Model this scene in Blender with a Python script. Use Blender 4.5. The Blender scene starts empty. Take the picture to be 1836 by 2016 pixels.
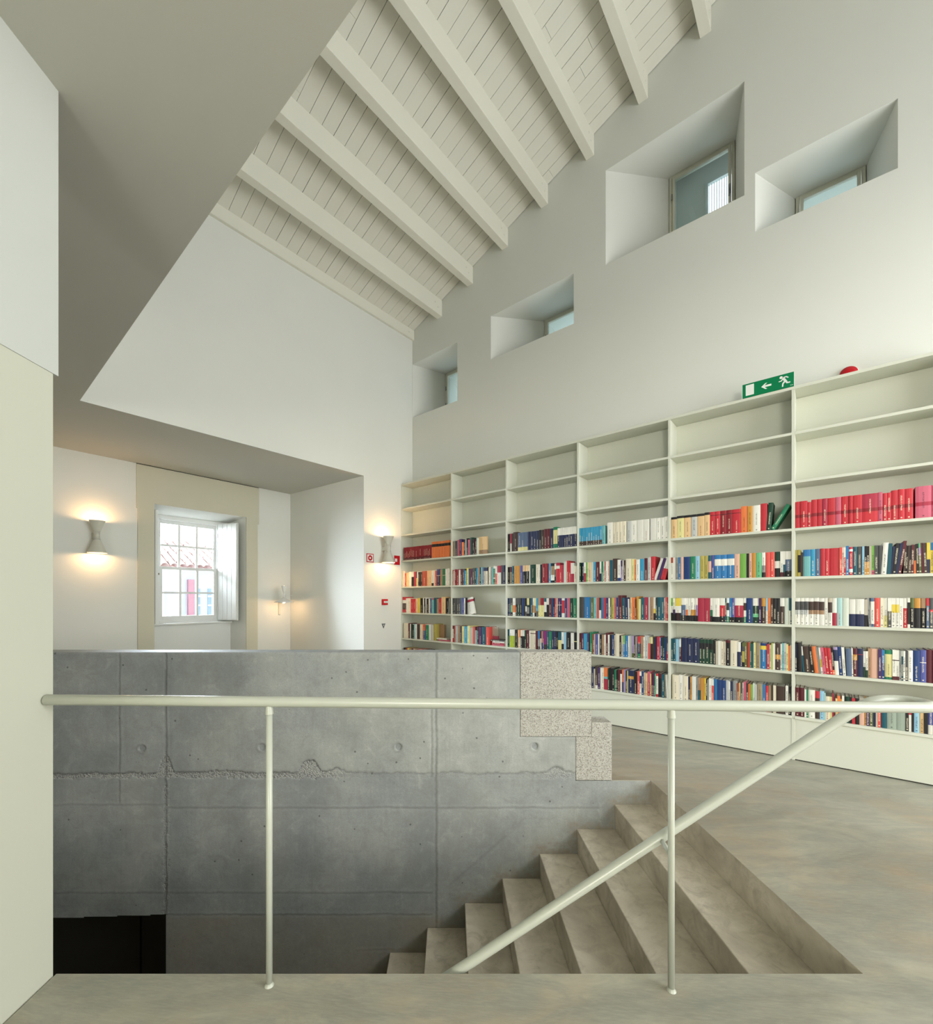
import bpy, math, random
import numpy as np
from mathutils import Vector, Matrix, noise

sc = bpy.context.scene
# ------------------------------------------------------------------ camera
F = 860.0; X0 = 887.0; HZ = 1178.0; H = 1.4          # focal length in pixels, principal column, horizon row, eye height
cam_d = bpy.data.cameras.new('camera'); cam = bpy.data.objects.new('camera', cam_d)
sc.collection.objects.link(cam); sc.camera = cam
cam.location = (0, 0, H); cam.rotation_euler = (math.radians(90), 0, 0)
cam_d.sensor_fit = 'HORIZONTAL'; cam_d.sensor_width = 36; cam_d.lens = F / 1836 * 36
cam_d.shift_x = (918 - X0) / 1836; cam_d.shift_y = (HZ - 1008) / 1836
cam_d.clip_start = 0.02; cam_d.clip_end = 200

# ------------------------------------------------------------------ room frame: a runs along the bookcase wall, b into it
UX, UY = 0.758185, -0.652039
VX, VY = 0.652039, 0.758185
A0, B0 = -5.444916, 5.311115
RZ = math.atan2(UY, UX)
def L(a, b, z=0.0):
    return Vector(((a + A0) * UX + (b + B0) * VX, (a + A0) * UY + (b + B0) * VY, z))
def ray(px): return Vector(((px - X0) / F, 1.0))
def on_b(px, b):
    r = ray(px); Y = (b + B0) / (r.x * VX + r.y * VY); X = r.x * Y
    return X * UX + Y * UY - A0, Y
def on_a(px, a):
    r = ray(px); Y = (a + A0) / (r.x * UX + r.y * UY); X = r.x * Y
    return X * VX + Y * VY - B0, Y
def zat(py, Y): return H + (HZ - py) / F * Y

# ------------------------------------------------------------------ world, sun, large lights, exposure
sc.view_settings.view_transform = 'Standard'; sc.view_settings.look = 'None'
sc.view_settings.exposure = 0.0; sc.view_settings.gamma = 1.0
sc.view_settings.use_curve_mapping = False
w = bpy.data.worlds.new('world'); sc.world = w; w.use_nodes = True
nt = w.node_tree; bg = nt.nodes['Background']
bg.inputs['Color'].default_value = (0.80, 0.89, 1.0, 1); bg.inputs['Strength'].default_value = 3.6
def sun(name, d, energy, col, ang):
    l = bpy.data.lights.new(name, 'SUN'); l.energy = energy; l.color = col; l.angle = math.radians(ang)
    o = bpy.data.objects.new(name, l); sc.collection.objects.link(o)
    o.rotation_euler = Vector(d).to_track_quat('-Z', 'Y').to_euler(); o.location = (0, 0, 20); return o
sun('sun', (0.25 * UX + 0.62 * VX, 0.25 * UY + 0.62 * VY, -0.62), 8.0, (1, 0.94, 0.86), 1.0)
def area(name, loc, tgt, sx, sy, energy, col):
    l = bpy.data.lights.new(name, 'AREA'); l.shape = 'RECTANGLE'; l.size = sx; l.size_y = sy
    l.energy = energy; l.color = col
    o = bpy.data.objects.new(name, l); sc.collection.objects.link(o); o.location = loc
    o.rotation_euler = (Vector(tgt) - Vector(loc)).to_track_quat('-Z', 'Y').to_euler(); return o
DAY = (1.0, 0.965, 0.88)
area('daylight_right', L(9.85, -2.3, 2.4), L(0, -2.2, 2.3), 3.8, 3.4, 230, DAY)      # glazed end wall of the hall
area('daylight_back', L(7.3, -10.85, 2.05), L(4.0, 0, 2.4), 5.0, 2.2, 780, DAY)   # windows behind the camera
area('daylight_window', L(-3.5, -2.9, 2.9), L(-0.6, -2.2, 0.9), 1.3, 1.5, 1700, (0.82, 0.90, 1.0))   # sky light through the sash window

# ------------------------------------------------------------------ materials
def lin(c): return tuple(((v / 255) / 12.92 if v / 255 <= .04045 else ((v / 255 + .055) / 1.055) ** 2.4) for v in c)
def mat(name, rgb, rough=.7, spec=.3, metal=0):
    m = bpy.data.materials.new(name); m.use_nodes = True
    p = m.node_tree.nodes['Principled BSDF']
    p.inputs['Base Color'].default_value = (*rgb, 1); p.inputs['Roughness'].default_value = rough
    p.inputs['Specular IOR Level'].default_value = spec; p.inputs['Metallic'].default_value = metal
    return m
class N:
    def __init__(s, m): s.t = m.node_tree; s.p = s.t.nodes['Principled BSDF']
    def n(s, kind, **kw):
        x = s.t.nodes.new(kind)
        for k, v in kw.items():
            if k.startswith('_'): x.inputs[k[1:].replace('_', ' ')].default_value = v
            elif k[0] == 'i' and k[1:].isdigit(): x.inputs[int(k[1:])].default_value = v
            else: setattr(x, k, v)
        return x
    def l(s, a, b): s.t.links.new(a, b)
    def math(s, op, a, b=None, clamp=False):
        x = s.n('ShaderNodeMath', operation=op); x.use_clamp = clamp
        for i, v in enumerate((a, b)):
            if v is None: continue
            if isinstance(v, (int, float)): x.inputs[i].default_value = v
            else: s.l(v, x.inputs[i])
        return x.outputs[0]
    def mix(s, fac, a, b, mode='MIX'):
        x = s.n('ShaderNodeMix', data_type='RGBA', blend_type=mode)
        for i, v in ((0, fac), (6, a), (7, b)):
            if isinstance(v, (int, float)): x.inputs[i].default_value = v
            elif isinstance(v, tuple): x.inputs[i].default_value = (*v, 1) if len(v) == 3 else v
            else: s.l(v, x.inputs[i])
        return x.outputs[2]
    def ramp(s, fac, stops):
        x = s.n('ShaderNodeValToRGB'); s.l(fac, x.inputs[0]); e = x.color_ramp.elements
        while len(e) < len(stops): e.new(.5)
        for q, (pos, c) in zip(e, stops): q.position = pos; q.color = (*c, 1) if len(c) == 3 else c
        return x.outputs[0]
    def noise(s, vec, scale, detail=4, rough=.55, dist=0):
        x = s.n('ShaderNodeTexNoise'); x.inputs['Scale'].default_value = scale; x.inputs['Detail'].default_value = detail
        x.inputs['Roughness'].default_value = rough; x.inputs['Distortion'].default_value = dist
        s.l(vec, x.inputs['Vector']); return x.outputs[0]
    def bump(s, h, strength, dist):
        x = s.n('ShaderNodeBump'); x.inputs['Strength'].default_value = strength; x.inputs['Distance'].default_value = dist
        s.l(h, x.inputs['Height']); s.l(x.outputs[0], s.p.inputs['Normal'])
    def obj(s): return s.n('ShaderNodeTexCoord').outputs['Object']
    def map(s, vec, sc_):
        x = s.n('ShaderNodeMapping'); x.inputs['Scale'].default_value = sc_; s.l(vec, x.inputs[0]); return x.outputs[0]

def plaster(name, rgb, var=.03, rough=.85, bump=.12):
    m = mat(name, rgb, rough, .25); k = N(m); o = k.obj()
    a = k.noise(o, 1.3, 3); b_ = k.noise(o, 90, 3)
    c = k.mix(a, tuple(v * (1 - var) for v in rgb), tuple(min(1, v * (1 + var)) for v in rgb))
    k.l(c, k.p.inputs['Base Color']); k.bump(b_, bump, .002); return m
M = {}
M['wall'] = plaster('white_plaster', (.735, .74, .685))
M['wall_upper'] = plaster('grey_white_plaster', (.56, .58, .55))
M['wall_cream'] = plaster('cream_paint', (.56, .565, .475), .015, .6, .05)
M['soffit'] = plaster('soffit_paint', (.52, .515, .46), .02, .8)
M['stone_paint'] = plaster('painted_stone', (.60, .575, .45), .05, .75, .35)
M['shelf'] = plaster('shelf_lacquer', (.63, .64, .54), .01, .45, .02)
M['white_wood'] = plaster('white_wood_paint', (.74, .75, .72), .01, .4, .03)
M['frame'] = plaster('frame_paint', (.62, .61, .50), .01, .4, .03)
def wood_white():
    m = mat('painted_board', (.68, .68, .62), .6, .3); k = N(m); o = k.obj()
    g = k.noise(k.map(o, (1.2, 30, 30)), 3, 4, .6); r = k.n('ShaderNodeObjectInfo').outputs['Random']
    c = k.mix(k.math('MULTIPLY', g, .5), (.73, .715, .63), (.67, .655, .57))
    c = k.mix(k.math('MULTIPLY', r, .35), c, (.68, .66, .58)); k.l(c, k.p.inputs['Base Color']); k.bump(g, .15, .002); return m
M['board'] = wood_white()
M['beam'] = plaster('beam_paint', (.76, .745, .65), .03, .6, .1)
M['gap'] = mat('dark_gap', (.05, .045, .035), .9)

def rail_m():
    m = mat('rail_enamel', (.47, .49, .415), .28, .5); k = N(m)
    a = k.noise(k.obj(), 25, 3); k.bump(a, .03, .002); return m
M['rail'] = rail_m()
M['lamp'] = mat('lamp_enamel', (.60, .595, .51), .4, .4)
M['lampw'] = mat('white_lamp_enamel', (.78, .78, .74), .35, .4)
M['metal'] = mat('grey_metal', (.25, .25, .24), .4, .5, .8)
M['brass'] = mat('dull_brass', (.22, .19, .13), .45, .5, .7)
M['red'] = mat('signal_red', lin((190, 25, 35)), .4)
M['signw'] = mat('sign_white', lin((225, 228, 222)), .5)
M['green'] = mat('sign_green', lin((0, 118, 72)), .4)
M['grey'] = mat('triangle_grey', (.16, .17, .17), .5)
M['dark'] = mat('unlit_lobby_dark', (.022, .02, .017), .8)  # near-black colour stands in for the lack of light in the lobby
M['dark2'] = mat('dark_door_paint', (.03, .028, .024), .6)

def emis(name, col, s):
    m = mat(name, col); p = m.node_tree.nodes['Principled BSDF']
    p.inputs['Emission Color'].default_value = (*col, 1); p.inputs['Emission Strength'].default_value = s; return m
M['bulb'] = emis('lamp_bulb', (1.0, .80, .52), 14)
def glass_m(name, tint, refl=.12):
    m = bpy.data.materials.new(name); m.use_nodes = True; t = m.node_tree; t.nodes.clear()
    o = t.nodes.new('ShaderNodeOutputMaterial'); mx = t.nodes.new('ShaderNodeMixShader')
    tr = t.nodes.new('ShaderNodeBsdfTransparent'); gl = t.nodes.new('ShaderNodeBsdfGlossy'); fr = t.nodes.new('ShaderNodeFresnel')
    tr.inputs[0].default_value = (*tint, 1); gl.inputs['Roughness'].default_value = .02; fr.inputs[0].default_value = 1.35
    t.links.new(fr.outputs[0], mx.inputs[0]); t.links.new(tr.outputs[0], mx.inputs[1]); t.links.new(gl.outputs[0], mx.inputs[2])
    t.links.new(mx.outputs[0], o.inputs[0]); return m
M['glass'] = glass_m('window_glass', (.86, .93, .93))
M['glass_clear'] = glass_m('clear_window_glass', (.97, .98, .98))

def concrete_wall():
    m = mat('board_marked_concrete', (.4, .4, .4), .62, .35); k = N(m); o = k.obj()
    atn = k.n('ShaderNodeAttribute', attribute_name='mask'); at = atn.outputs['Color']; stn = atn.outputs['Alpha']
    sp = k.n('ShaderNodeSeparateColor'); k.l(at, sp.inputs[0])
    honey, joint, tone = sp.outputs[0], sp.outputs[1], sp.outputs[2]
    n1 = k.noise(o, 1.6, 6, .62, .3); n2 = k.noise(k.map(o, (5, 1, 1.2)), 2.2, 5, .6); n3 = k.noise(o, 38, 4, .6)
    base = k.ramp(n1, [(.30, (.30, .315, .30)), (.52, (.39, .41, .39)), (.74, (.475, .495, .47))])
    base = k.mix(k.math('MULTIPLY', n2, .55), base, (.32, .335, .325))
    n4 = k.noise(o, 9, 7, .7, .5); n5 = k.noise(k.map(o, (14, 1, .9)), 3.0, 5, .65); n6 = k.noise(o, 150, 3, .6)
    base = k.mix(k.ramp(n4, [(.36, (.55, .55, .55)), (.5, (0, 0, 0))]), base, (.27, .275, .26))
    base = k.mix(k.ramp(n4, [(.54, (0, 0, 0)), (.70, (.5, .5, .5))]), base, (.56, .56, .53))
    base = k.mix(k.ramp(n5, [(.52, (0, 0, 0)), (.72, (.42, .42, .42))]), base, (.30, .30, .28))
    base = k.mix(k.math('MULTIPLY', n3, .22), base, (.46, .465, .45))
    base = k.mix(k.ramp(n6, [(.35, (.35, .35, .35)), (.55, (0, 0, 0))]), base, (.24, .24, .225))
    base = k.mix(1.0, base, k.ramp(tone, [(0, (.42, .43, .43)), (.5, (.76, .785, .815)), (1, (1.16, 1.16, 1.12))]), 'MULTIPLY')  # bluish middle stop paints sky tint into the lower pour's colour
    vo = k.n('ShaderNodeTexVoronoi'); vo.inputs['Scale'].default_value = 10; k.l(o, vo.inputs['Vector'])
    rs = k.n('ShaderNodeSeparateColor'); k.l(vo.outputs['Color'], rs.inputs[0])
    dist = k.math('ADD', vo.outputs['Distance'], k.math('MULTIPLY', k.noise(o, 160, 2), .07))
    pore = k.math('MULTIPLY', k.math('LESS_THAN', dist, k.math('MULTIPLY', rs.outputs[1], .20)), k.math('GREATER_THAN', rs.outputs[0], .55))
    base = k.mix(k.math('MULTIPLY', pore, .7), base, (.07, .07, .065))
    vh = k.n('ShaderNodeTexVoronoi'); vh.inputs['Scale'].default_value = 95; k.l(o, vh.inputs['Vector'])
    hcol = k.ramp(vh.outputs['Distance'], [(.1, (.50, .50, .47)), (.6, (.33, .335, .32)), (.9, (.15, .15, .15))])
    base = k.mix(k.math('MULTIPLY', honey, k.math('ADD', .15, n4)), base, hcol)
    base = k.mix(k.math('MULTIPLY', joint, .6), base, (.13, .135, .135))
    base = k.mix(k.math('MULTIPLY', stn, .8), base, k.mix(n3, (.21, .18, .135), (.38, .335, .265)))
    k.l(base, k.p.inputs['Base Color'])
    hgt = k.math('ADD', k.math('MULTIPLY', n3, .35), k.math('MULTIPLY', k.math('MULTIPLY', vh.outputs['Distance'], honey), -2.2))
    hgt = k.math('ADD', hgt, k.math('MULTIPLY', pore, -.9)); k.bump(hgt, .55, .006); return m
M['concrete'] = concrete_wall()
def concrete_stair():
    m = mat('worn_step_concrete', (.3, .28, .25), .6, .35); k = N(m); o = k.obj()
    n1 = k.noise(o, 2.5, 6, .65, .4); n2 = k.noise(o, 9, 6, .7, .8); n3 = k.noise(o, 60, 3)
    c = k.ramp(n1, [(.3, (.42, .37, .29)), (.52, (.61, .55, .44)), (.72, (.75, .69, .58))])
    c = k.mix(k.ramp(n2, [(.48, (0, 0, 0)), (.68, (.6, .6, .6))]), c, (.36, .315, .245))
    k.l(c, k.p.inputs['Base Color']); k.bump(k.math('ADD', n2, n3), .3, .004); return m
M['step'] = concrete_stair()
def floor_m():
    m = mat('polished_floor', (.4, .38, .34), .35, .4); k = N(m); o = k.obj()
    mp = k.n('ShaderNodeMapping'); mp.inputs['Rotation'].default_value = (0, 0, .35); mp.inputs['Scale'].default_value = (.55, 1.6, 1); k.l(o, mp.inputs[0])
    n1 = k.noise(mp.outputs[0], 1.5, 8, .66, 1.2); n2 = k.noise(mp.outputs[0], 5.5, 7, .68, 1.6); n3 = k.noise(o, .9, 4, .6, .6)
    n4 = k.noise(k.map(mp.outputs[0], (1, 3.2, 1)), 30, 5, .72); n5 = k.noise(mp.outputs[0], .8, 6, .6, 2.0)
    c = k.ramp(n1, [(.34, (.225, .22, .185)), (.5, (.31, .30, .25)), (.64, (.40, .385, .315))])
    c = k.mix(k.ramp(n3, [(.47, (0, 0, 0)), (.62, (.6, .6, .6))]), c, (.35, .265, .185))
    c = k.mix(k.ramp(n2, [(.40, (.55, .55, .55)), (.58, (0, 0, 0))]), c, (.22, .235, .215))
    c = k.mix(k.ramp(n5, [(.56, (0, 0, 0)), (.68, (.5, .5, .5))]), c, (.44, .44, .39))
    c = k.mix(k.ramp(n4, [(.45, (0, 0, 0)), (.75, (.45, .45, .45))]), c, (.42, .40, .33))
    c = k.mix(1.0, c, (1.06, 1.05, 1.0), 'MULTIPLY')
    k.l(c, k.p.inputs['Base Color'])
    r = k.math('ADD', k.math('MULTIPLY', n2, .25), .3); k.l(r, k.p.inputs['Roughness']); k.bump(n4, .08, .003); return m
M['floor'] = floor_m()
def granite_m():
    m = mat('bush_hammered_granite', (.5, .5, .45), .8, .25); k = N(m); o = k.obj()
    v = k.n('ShaderNodeTexVoronoi'); v.inputs['Scale'].default_value = 190; k.l(o, v.inputs['Vector'])
    s_ = k.n('ShaderNodeSeparateColor'); k.l(v.outputs['Color'], s_.inputs[0])
    c = k.ramp(s_.outputs[0], [(.0, (.15, .135, .11)), (.16, (.30, .275, .235)), (.42, (.46, .445, .395)), (.8, (.55, .54, .495))])
    n = k.noise(o, 3, 3); c = k.mix(k.math('MULTIPLY', n, .3), c, (.50, .47, .40)); k.l(c, k.p.inputs['Base Color'])
    k.bump(k.math('ADD', k.noise(o, 140, 3), s_.outputs[0]), .5, .004); return m
M['granite'] = granite_m()
def book_m():
    m = mat('book_cover', (.5, .5, .5), .5, .35); k = N(m)
    col = k.n('ShaderNodeAttribute', attribute_name='col').outputs['Color']
    ia = k.n('ShaderNodeAttribute', attribute_name='ink'); uv = k.n('ShaderNodeUVMap', uv_map='spine').outputs[0]
    s_ = k.n('ShaderNodeSeparateXYZ'); k.l(uv, s_.inputs[0]); x, y = s_.outputs[0], s_.outputs[1]; al = ia.outputs['Alpha']
    gx = k.math('MULTIPLY', k.math('GREATER_THAN', x, -.17), k.math('LESS_THAN', x, .15))
    lo = k.math('MULTIPLY', al, .35); gy = k.math('MULTIPLY', k.math('GREATER_THAN', y, lo), k.math('LESS_THAN', y, k.math('ADD', lo, k.math('ADD', .28, k.math('MULTIPLY', al, .25)))))
    gy2 = k.math('MULTIPLY', k.math('GREATER_THAN', y, .045), k.math('LESS_THAN', y, .085))
    cx = k.n('ShaderNodeCombineXYZ'); k.l(k.math('MULTIPLY', x, 7.0), cx.inputs[0]); k.l(k.math('MULTIPLY', y, 95.0), cx.inputs[1]); k.l(k.math('MULTIPLY', al, 91.0), cx.inputs[2])
    nz = k.math('GREATER_THAN', k.noise(cx.outputs[0], 1.0, 2), .5)
    f = k.math('MULTIPLY', k.math('MULTIPLY', gx, k.math('MAXIMUM', k.math('MULTIPLY', gy, nz), gy2)), k.math('GREATER_THAN', al, .02))
    k.l(k.mix(k.math('MULTIPLY', f, .7), col, ia.outputs['Color']), k.p.inputs['Base Color']); return m
M['book'] = book_m()
M['tile'] = plaster('clay_roof_tile', (.60, .44, .41), .15, .8, .3)
M['render_wall'] = plaster('neighbour_render', (.40, .43, .48), .05, .9, .2)
M['redpost'] = plaster('faded_red_paint', (.34, .17, .20), .1, .7)
M['bluewin'] = mat('far_window_glass', (.18, .26, .38), .2, .5)
M['pave'] = plaster('street_paving', (.45, .43, .40), .1, .9)

# ------------------------------------------------------------------ helpers
def tag(o, label=None, cat=None, group=None, kind=None):
    if label: o['label'] = label
    if cat: o['category'] = cat
    if group: o['group'] = group
    if kind: o['kind'] = kind
    return o
def empty(name, loc=(0, 0, 0), rz=0, parent=None):
    o = bpy.data.objects.new(name, None); o.location = loc; o.rotation_euler = (0, 0, rz)
    sc.collection.objects.link(o); o.empty_display_size = .1
    if parent: o.parent = parent
    return o
def Lb(a, b, z=0): return (a, b, z)
class MB:
    """collects boxes, prisms and lathes; f maps its own coordinates to the object's"""
    def __init__(s, f=None): s.v = []; s.f = []; s.m = []; s.fn = f or (lambda x, y, z: (x, y, z)); s.sm = []
    def add(s, vs, fs, mi=0, smooth=False):
        o = len(s.v); s.v += [tuple(s.fn(*p)) for p in vs]
        for f in fs: s.f.append([i + o for i in f]); s.m.append(mi); s.sm.append(smooth)
        return s
    def box(s, a, b, mi=0):
        x0, y0, z0 = a; x1, y1, z1 = b
        return s.add([(x0, y0, z0), (x1, y0, z0), (x1, y1, z0), (x0, y1, z0), (x0, y0, z1), (x1, y0, z1), (x1, y1, z1), (x0, y1, z1)],
                     [(0, 3, 2, 1), (4, 5, 6, 7), (0, 1, 5, 4), (1, 2, 6, 5), (2, 3, 7, 6), (3, 0, 4, 7)], mi)
    def prism(s, poly, z0, z1, mi=0):            # polygon in x, y
        n = len(poly)
        return s.add([(x, y, z0) for x, y in poly] + [(x, y, z1) for x, y in poly],
                     [list(range(n))[::-1], list(range(n, 2 * n))] + [(i, (i + 1) % n, n + (i + 1) % n, n + i) for i in range(n)], mi)
    def prism_xz(s, poly, y0, y1, mi=0):
        n = len(poly)
        return s.add([(x, y0, z) for x, z in poly] + [(x, y1, z) for x, z in poly],
                     [list(range(n)), list(range(n, 2 * n))[::-1]] + [(i, n + i, n + (i + 1) % n, (i + 1) % n) for i in range(n)], mi)
    def lathe(s, prof, c=(0, 0, 0), n=32, mi=0, axis='z', close=False):
        vs = []; fs = []; k = len(prof)
        for i in range(n):
            t = 2 * math.pi * i / n; cs, sn = math.cos(t), math.sin(t)
            for r, h in prof:
                p = (r * cs, r * sn, h) if axis == 'z' else ((h, r * cs, r * sn) if axis == 'x' else (r * cs, h, r * sn))
                vs.append((p[0] + c[0], p[1] + c[1], p[2] + c[2]))
        for i in range(n):
            j = (i + 1) % n
            for q in range(k - 1): fs.append((i * k + q, j * k + q, j * k + q + 1, i * k + q + 1))
            if close: fs.append((i * k + k - 1, j * k + k - 1, j * k, i * k))
        return s.add(vs, fs, mi, True)
    def tube(s, pts, r, n=20, mi=0, caps=True):
        pts = [Vector(p) for p in pts]; vs = []; fs = []; up = Vector((0, 0, 1)); pn = None
        for i, p in enumerate(pts):
            d = ((pts[i] - pts[i - 1]).normalized() if i else Vector()) + ((pts[i + 1] - pts[i]).normalized() if i < len(pts) - 1 else Vector())
            d.normalize()
            if pn is None:
                pn = d.cross(up) if abs(d.z) < .95 else d.cross(Vector((1, 0, 0)))
            pn = (pn - d * pn.dot(d)).normalized(); q = d.cross(pn)
            for k in range(n):
                t = 2 * math.pi * k / n; vs.append(tuple(p + (pn * math.cos(t) + q * math.sin(t)) * r))
        for i in range(len(pts) - 1):
            for k in range(n): fs.append((i * n + k, i * n + (k + 1) % n, (i + 1) * n + (k + 1) % n, (i + 1) * n + k))
        s.add(vs, fs, mi, True)
        if caps:
            o = len(s.v) - len(vs); s.f.append([o + k for k in range(n)][::-1]); s.f.append([o + (len(pts) - 1) * n + k for k in range(n)])
            s.m += [mi, mi]; s.sm += [False, False]
        return s
    def mesh(s, name, mats):
        me = bpy.data.meshes.new(name); me.from_pydata(s.v, [], s.f)
        for m in (mats if isinstance(mats, (list, tuple)) else [mats]): me.materials.append(m)
        me.polygons.foreach_set('material_index', s.m); me.polygons.foreach_set('use_smooth', s.sm); me.update(); return me
    def build(s, name, mats, parent=None, loc=None, rz=0, bevel=0, fix=False):
        me = s.mesh(name, mats)
        if fix:
            import bmesh
            bm = bmesh.new(); bm.from_mesh(me); bmesh.ops.recalc_face_normals(bm, faces=bm.faces); bm.to_mesh(me); bm.free()
        o = bpy.data.objects.new(name, me); sc.collection.objects.link(o)
        if parent: o.parent = parent
        if loc is not None: o.location = loc; o.rotation_euler = (0, 0, rz)
        if bevel:
            b = o.modifiers.new('bevel', 'BEVEL'); b.width = bevel; b.segments = 2; b.limit_method = 'ANGLE'
        return o
# an object set in the room frame keeps coordinates (a, b, z) as its own and is turned into place
ROOM = L(0, 0, 0)
def room(mb, name, mats, parent=None, **kw):
    if parent is not None: return mb.build(name, mats, parent, **kw)
    return mb.build(name, mats, None, loc=ROOM, rz=RZ, **kw)

# ------------------------------------------------------------------ key sizes
XR = 1.537          # right edge of the stair opening
YN = 1.629          # near edge of the stair opening
YW = 3.363          # face of the concrete wall
XL = -1.473         # left wall plane
ZS = 3.304          # soffit height
BS = -0.268         # front of the bookcase
TOPZ = lambda a: 6.005 + .37 * a
def floor_z(X, Y):
    d = X * VX + Y * VY
    return -.072 * min(1, max(0, (d - 3.6) / 1.35))

# ------------------------------------------------------------------ floor
def build_floor():
    import bmesh
    xs1 = [-1.70, -.5, .5, XR, 3, 5, 7, 9.5]
    bm = bmesh.new()
    def rect(x0, y0, x1, y1, st):
        nx = max(1, round((x1 - x0) / st)); ny = max(1, round((y1 - y0) / st)); g = {}
        for i in range(nx + 1):
            for j in range(ny + 1): g[i, j] = bm.verts.new((x0 + (x1 - x0) * i / nx, y0 + (y1 - y0) * j / ny, 0))
        for i in range(nx):
            for j in range(ny): bm.faces.new((g[i, j], g[i + 1, j], g[i + 1, j + 1], g[i, j + 1]))
    rect(-1.47, -6.5, XR, YN, .5); rect(XR, -6.5, 9, YN, .5); rect(XR, YN, 9, YW, .12); rect(XR, YW, 9, 7, .25)
    rect(-6.5, YW + .168, XR, 9, .25); rect(1.236, YW, XR, YW + .168, .15)
    rect(-10, -8, XL - .36, YN, .5); rect(-10, YN, -4.6, YW + .168, .5); rect(-10, YW + .168, -6.5, 9, .5)
    n = Vector((VX, VY, 0))
    def cut(co, no):
        geom = list(bm.verts) + list(bm.edges) + list(bm.faces)
        bmesh.ops.bisect_plane(bm, geom=geom, plane_co=co, plane_no=no, clear_outer=True)
    cut(L(0, -.245), n); cut(L(9.95, 0), Vector((UX, UY, 0))); cut(L(-2.4, 0), Vector((-UX, -UY, 0))); cut(L(0, -10.95), -n)
    for v in bm.verts: v.co.z = floor_z(v.co.x, v.co.y)
    bmesh.ops.remove_doubles(bm, verts=bm.verts, dist=.0005)
    ex = bmesh.ops.extrude_face_region(bm, geom=list(bm.faces))
    for e in ex['geom']:
        if isinstance(e, bmesh.types.BMVert): e.co.z -= .24
    bmesh.ops.recalc_face_normals(bm, faces=bm.faces)
    me = bpy.data.meshes.new('floor'); bm.to_mesh(me); bm.free(); me.materials.append(M['floor']); me.materials.append(M['step'])
    for p_ in me.polygons:
        if abs(p_.normal.z) < .5 or p_.normal.z < 0: p_.material_index = 1
    o = bpy.data.objects.new('floor', me); sc.collection.objects.link(o)
    tag(o, 'polished grey-brown concrete floor around the stair opening', kind='structure'); return o
build_floor()

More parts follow.
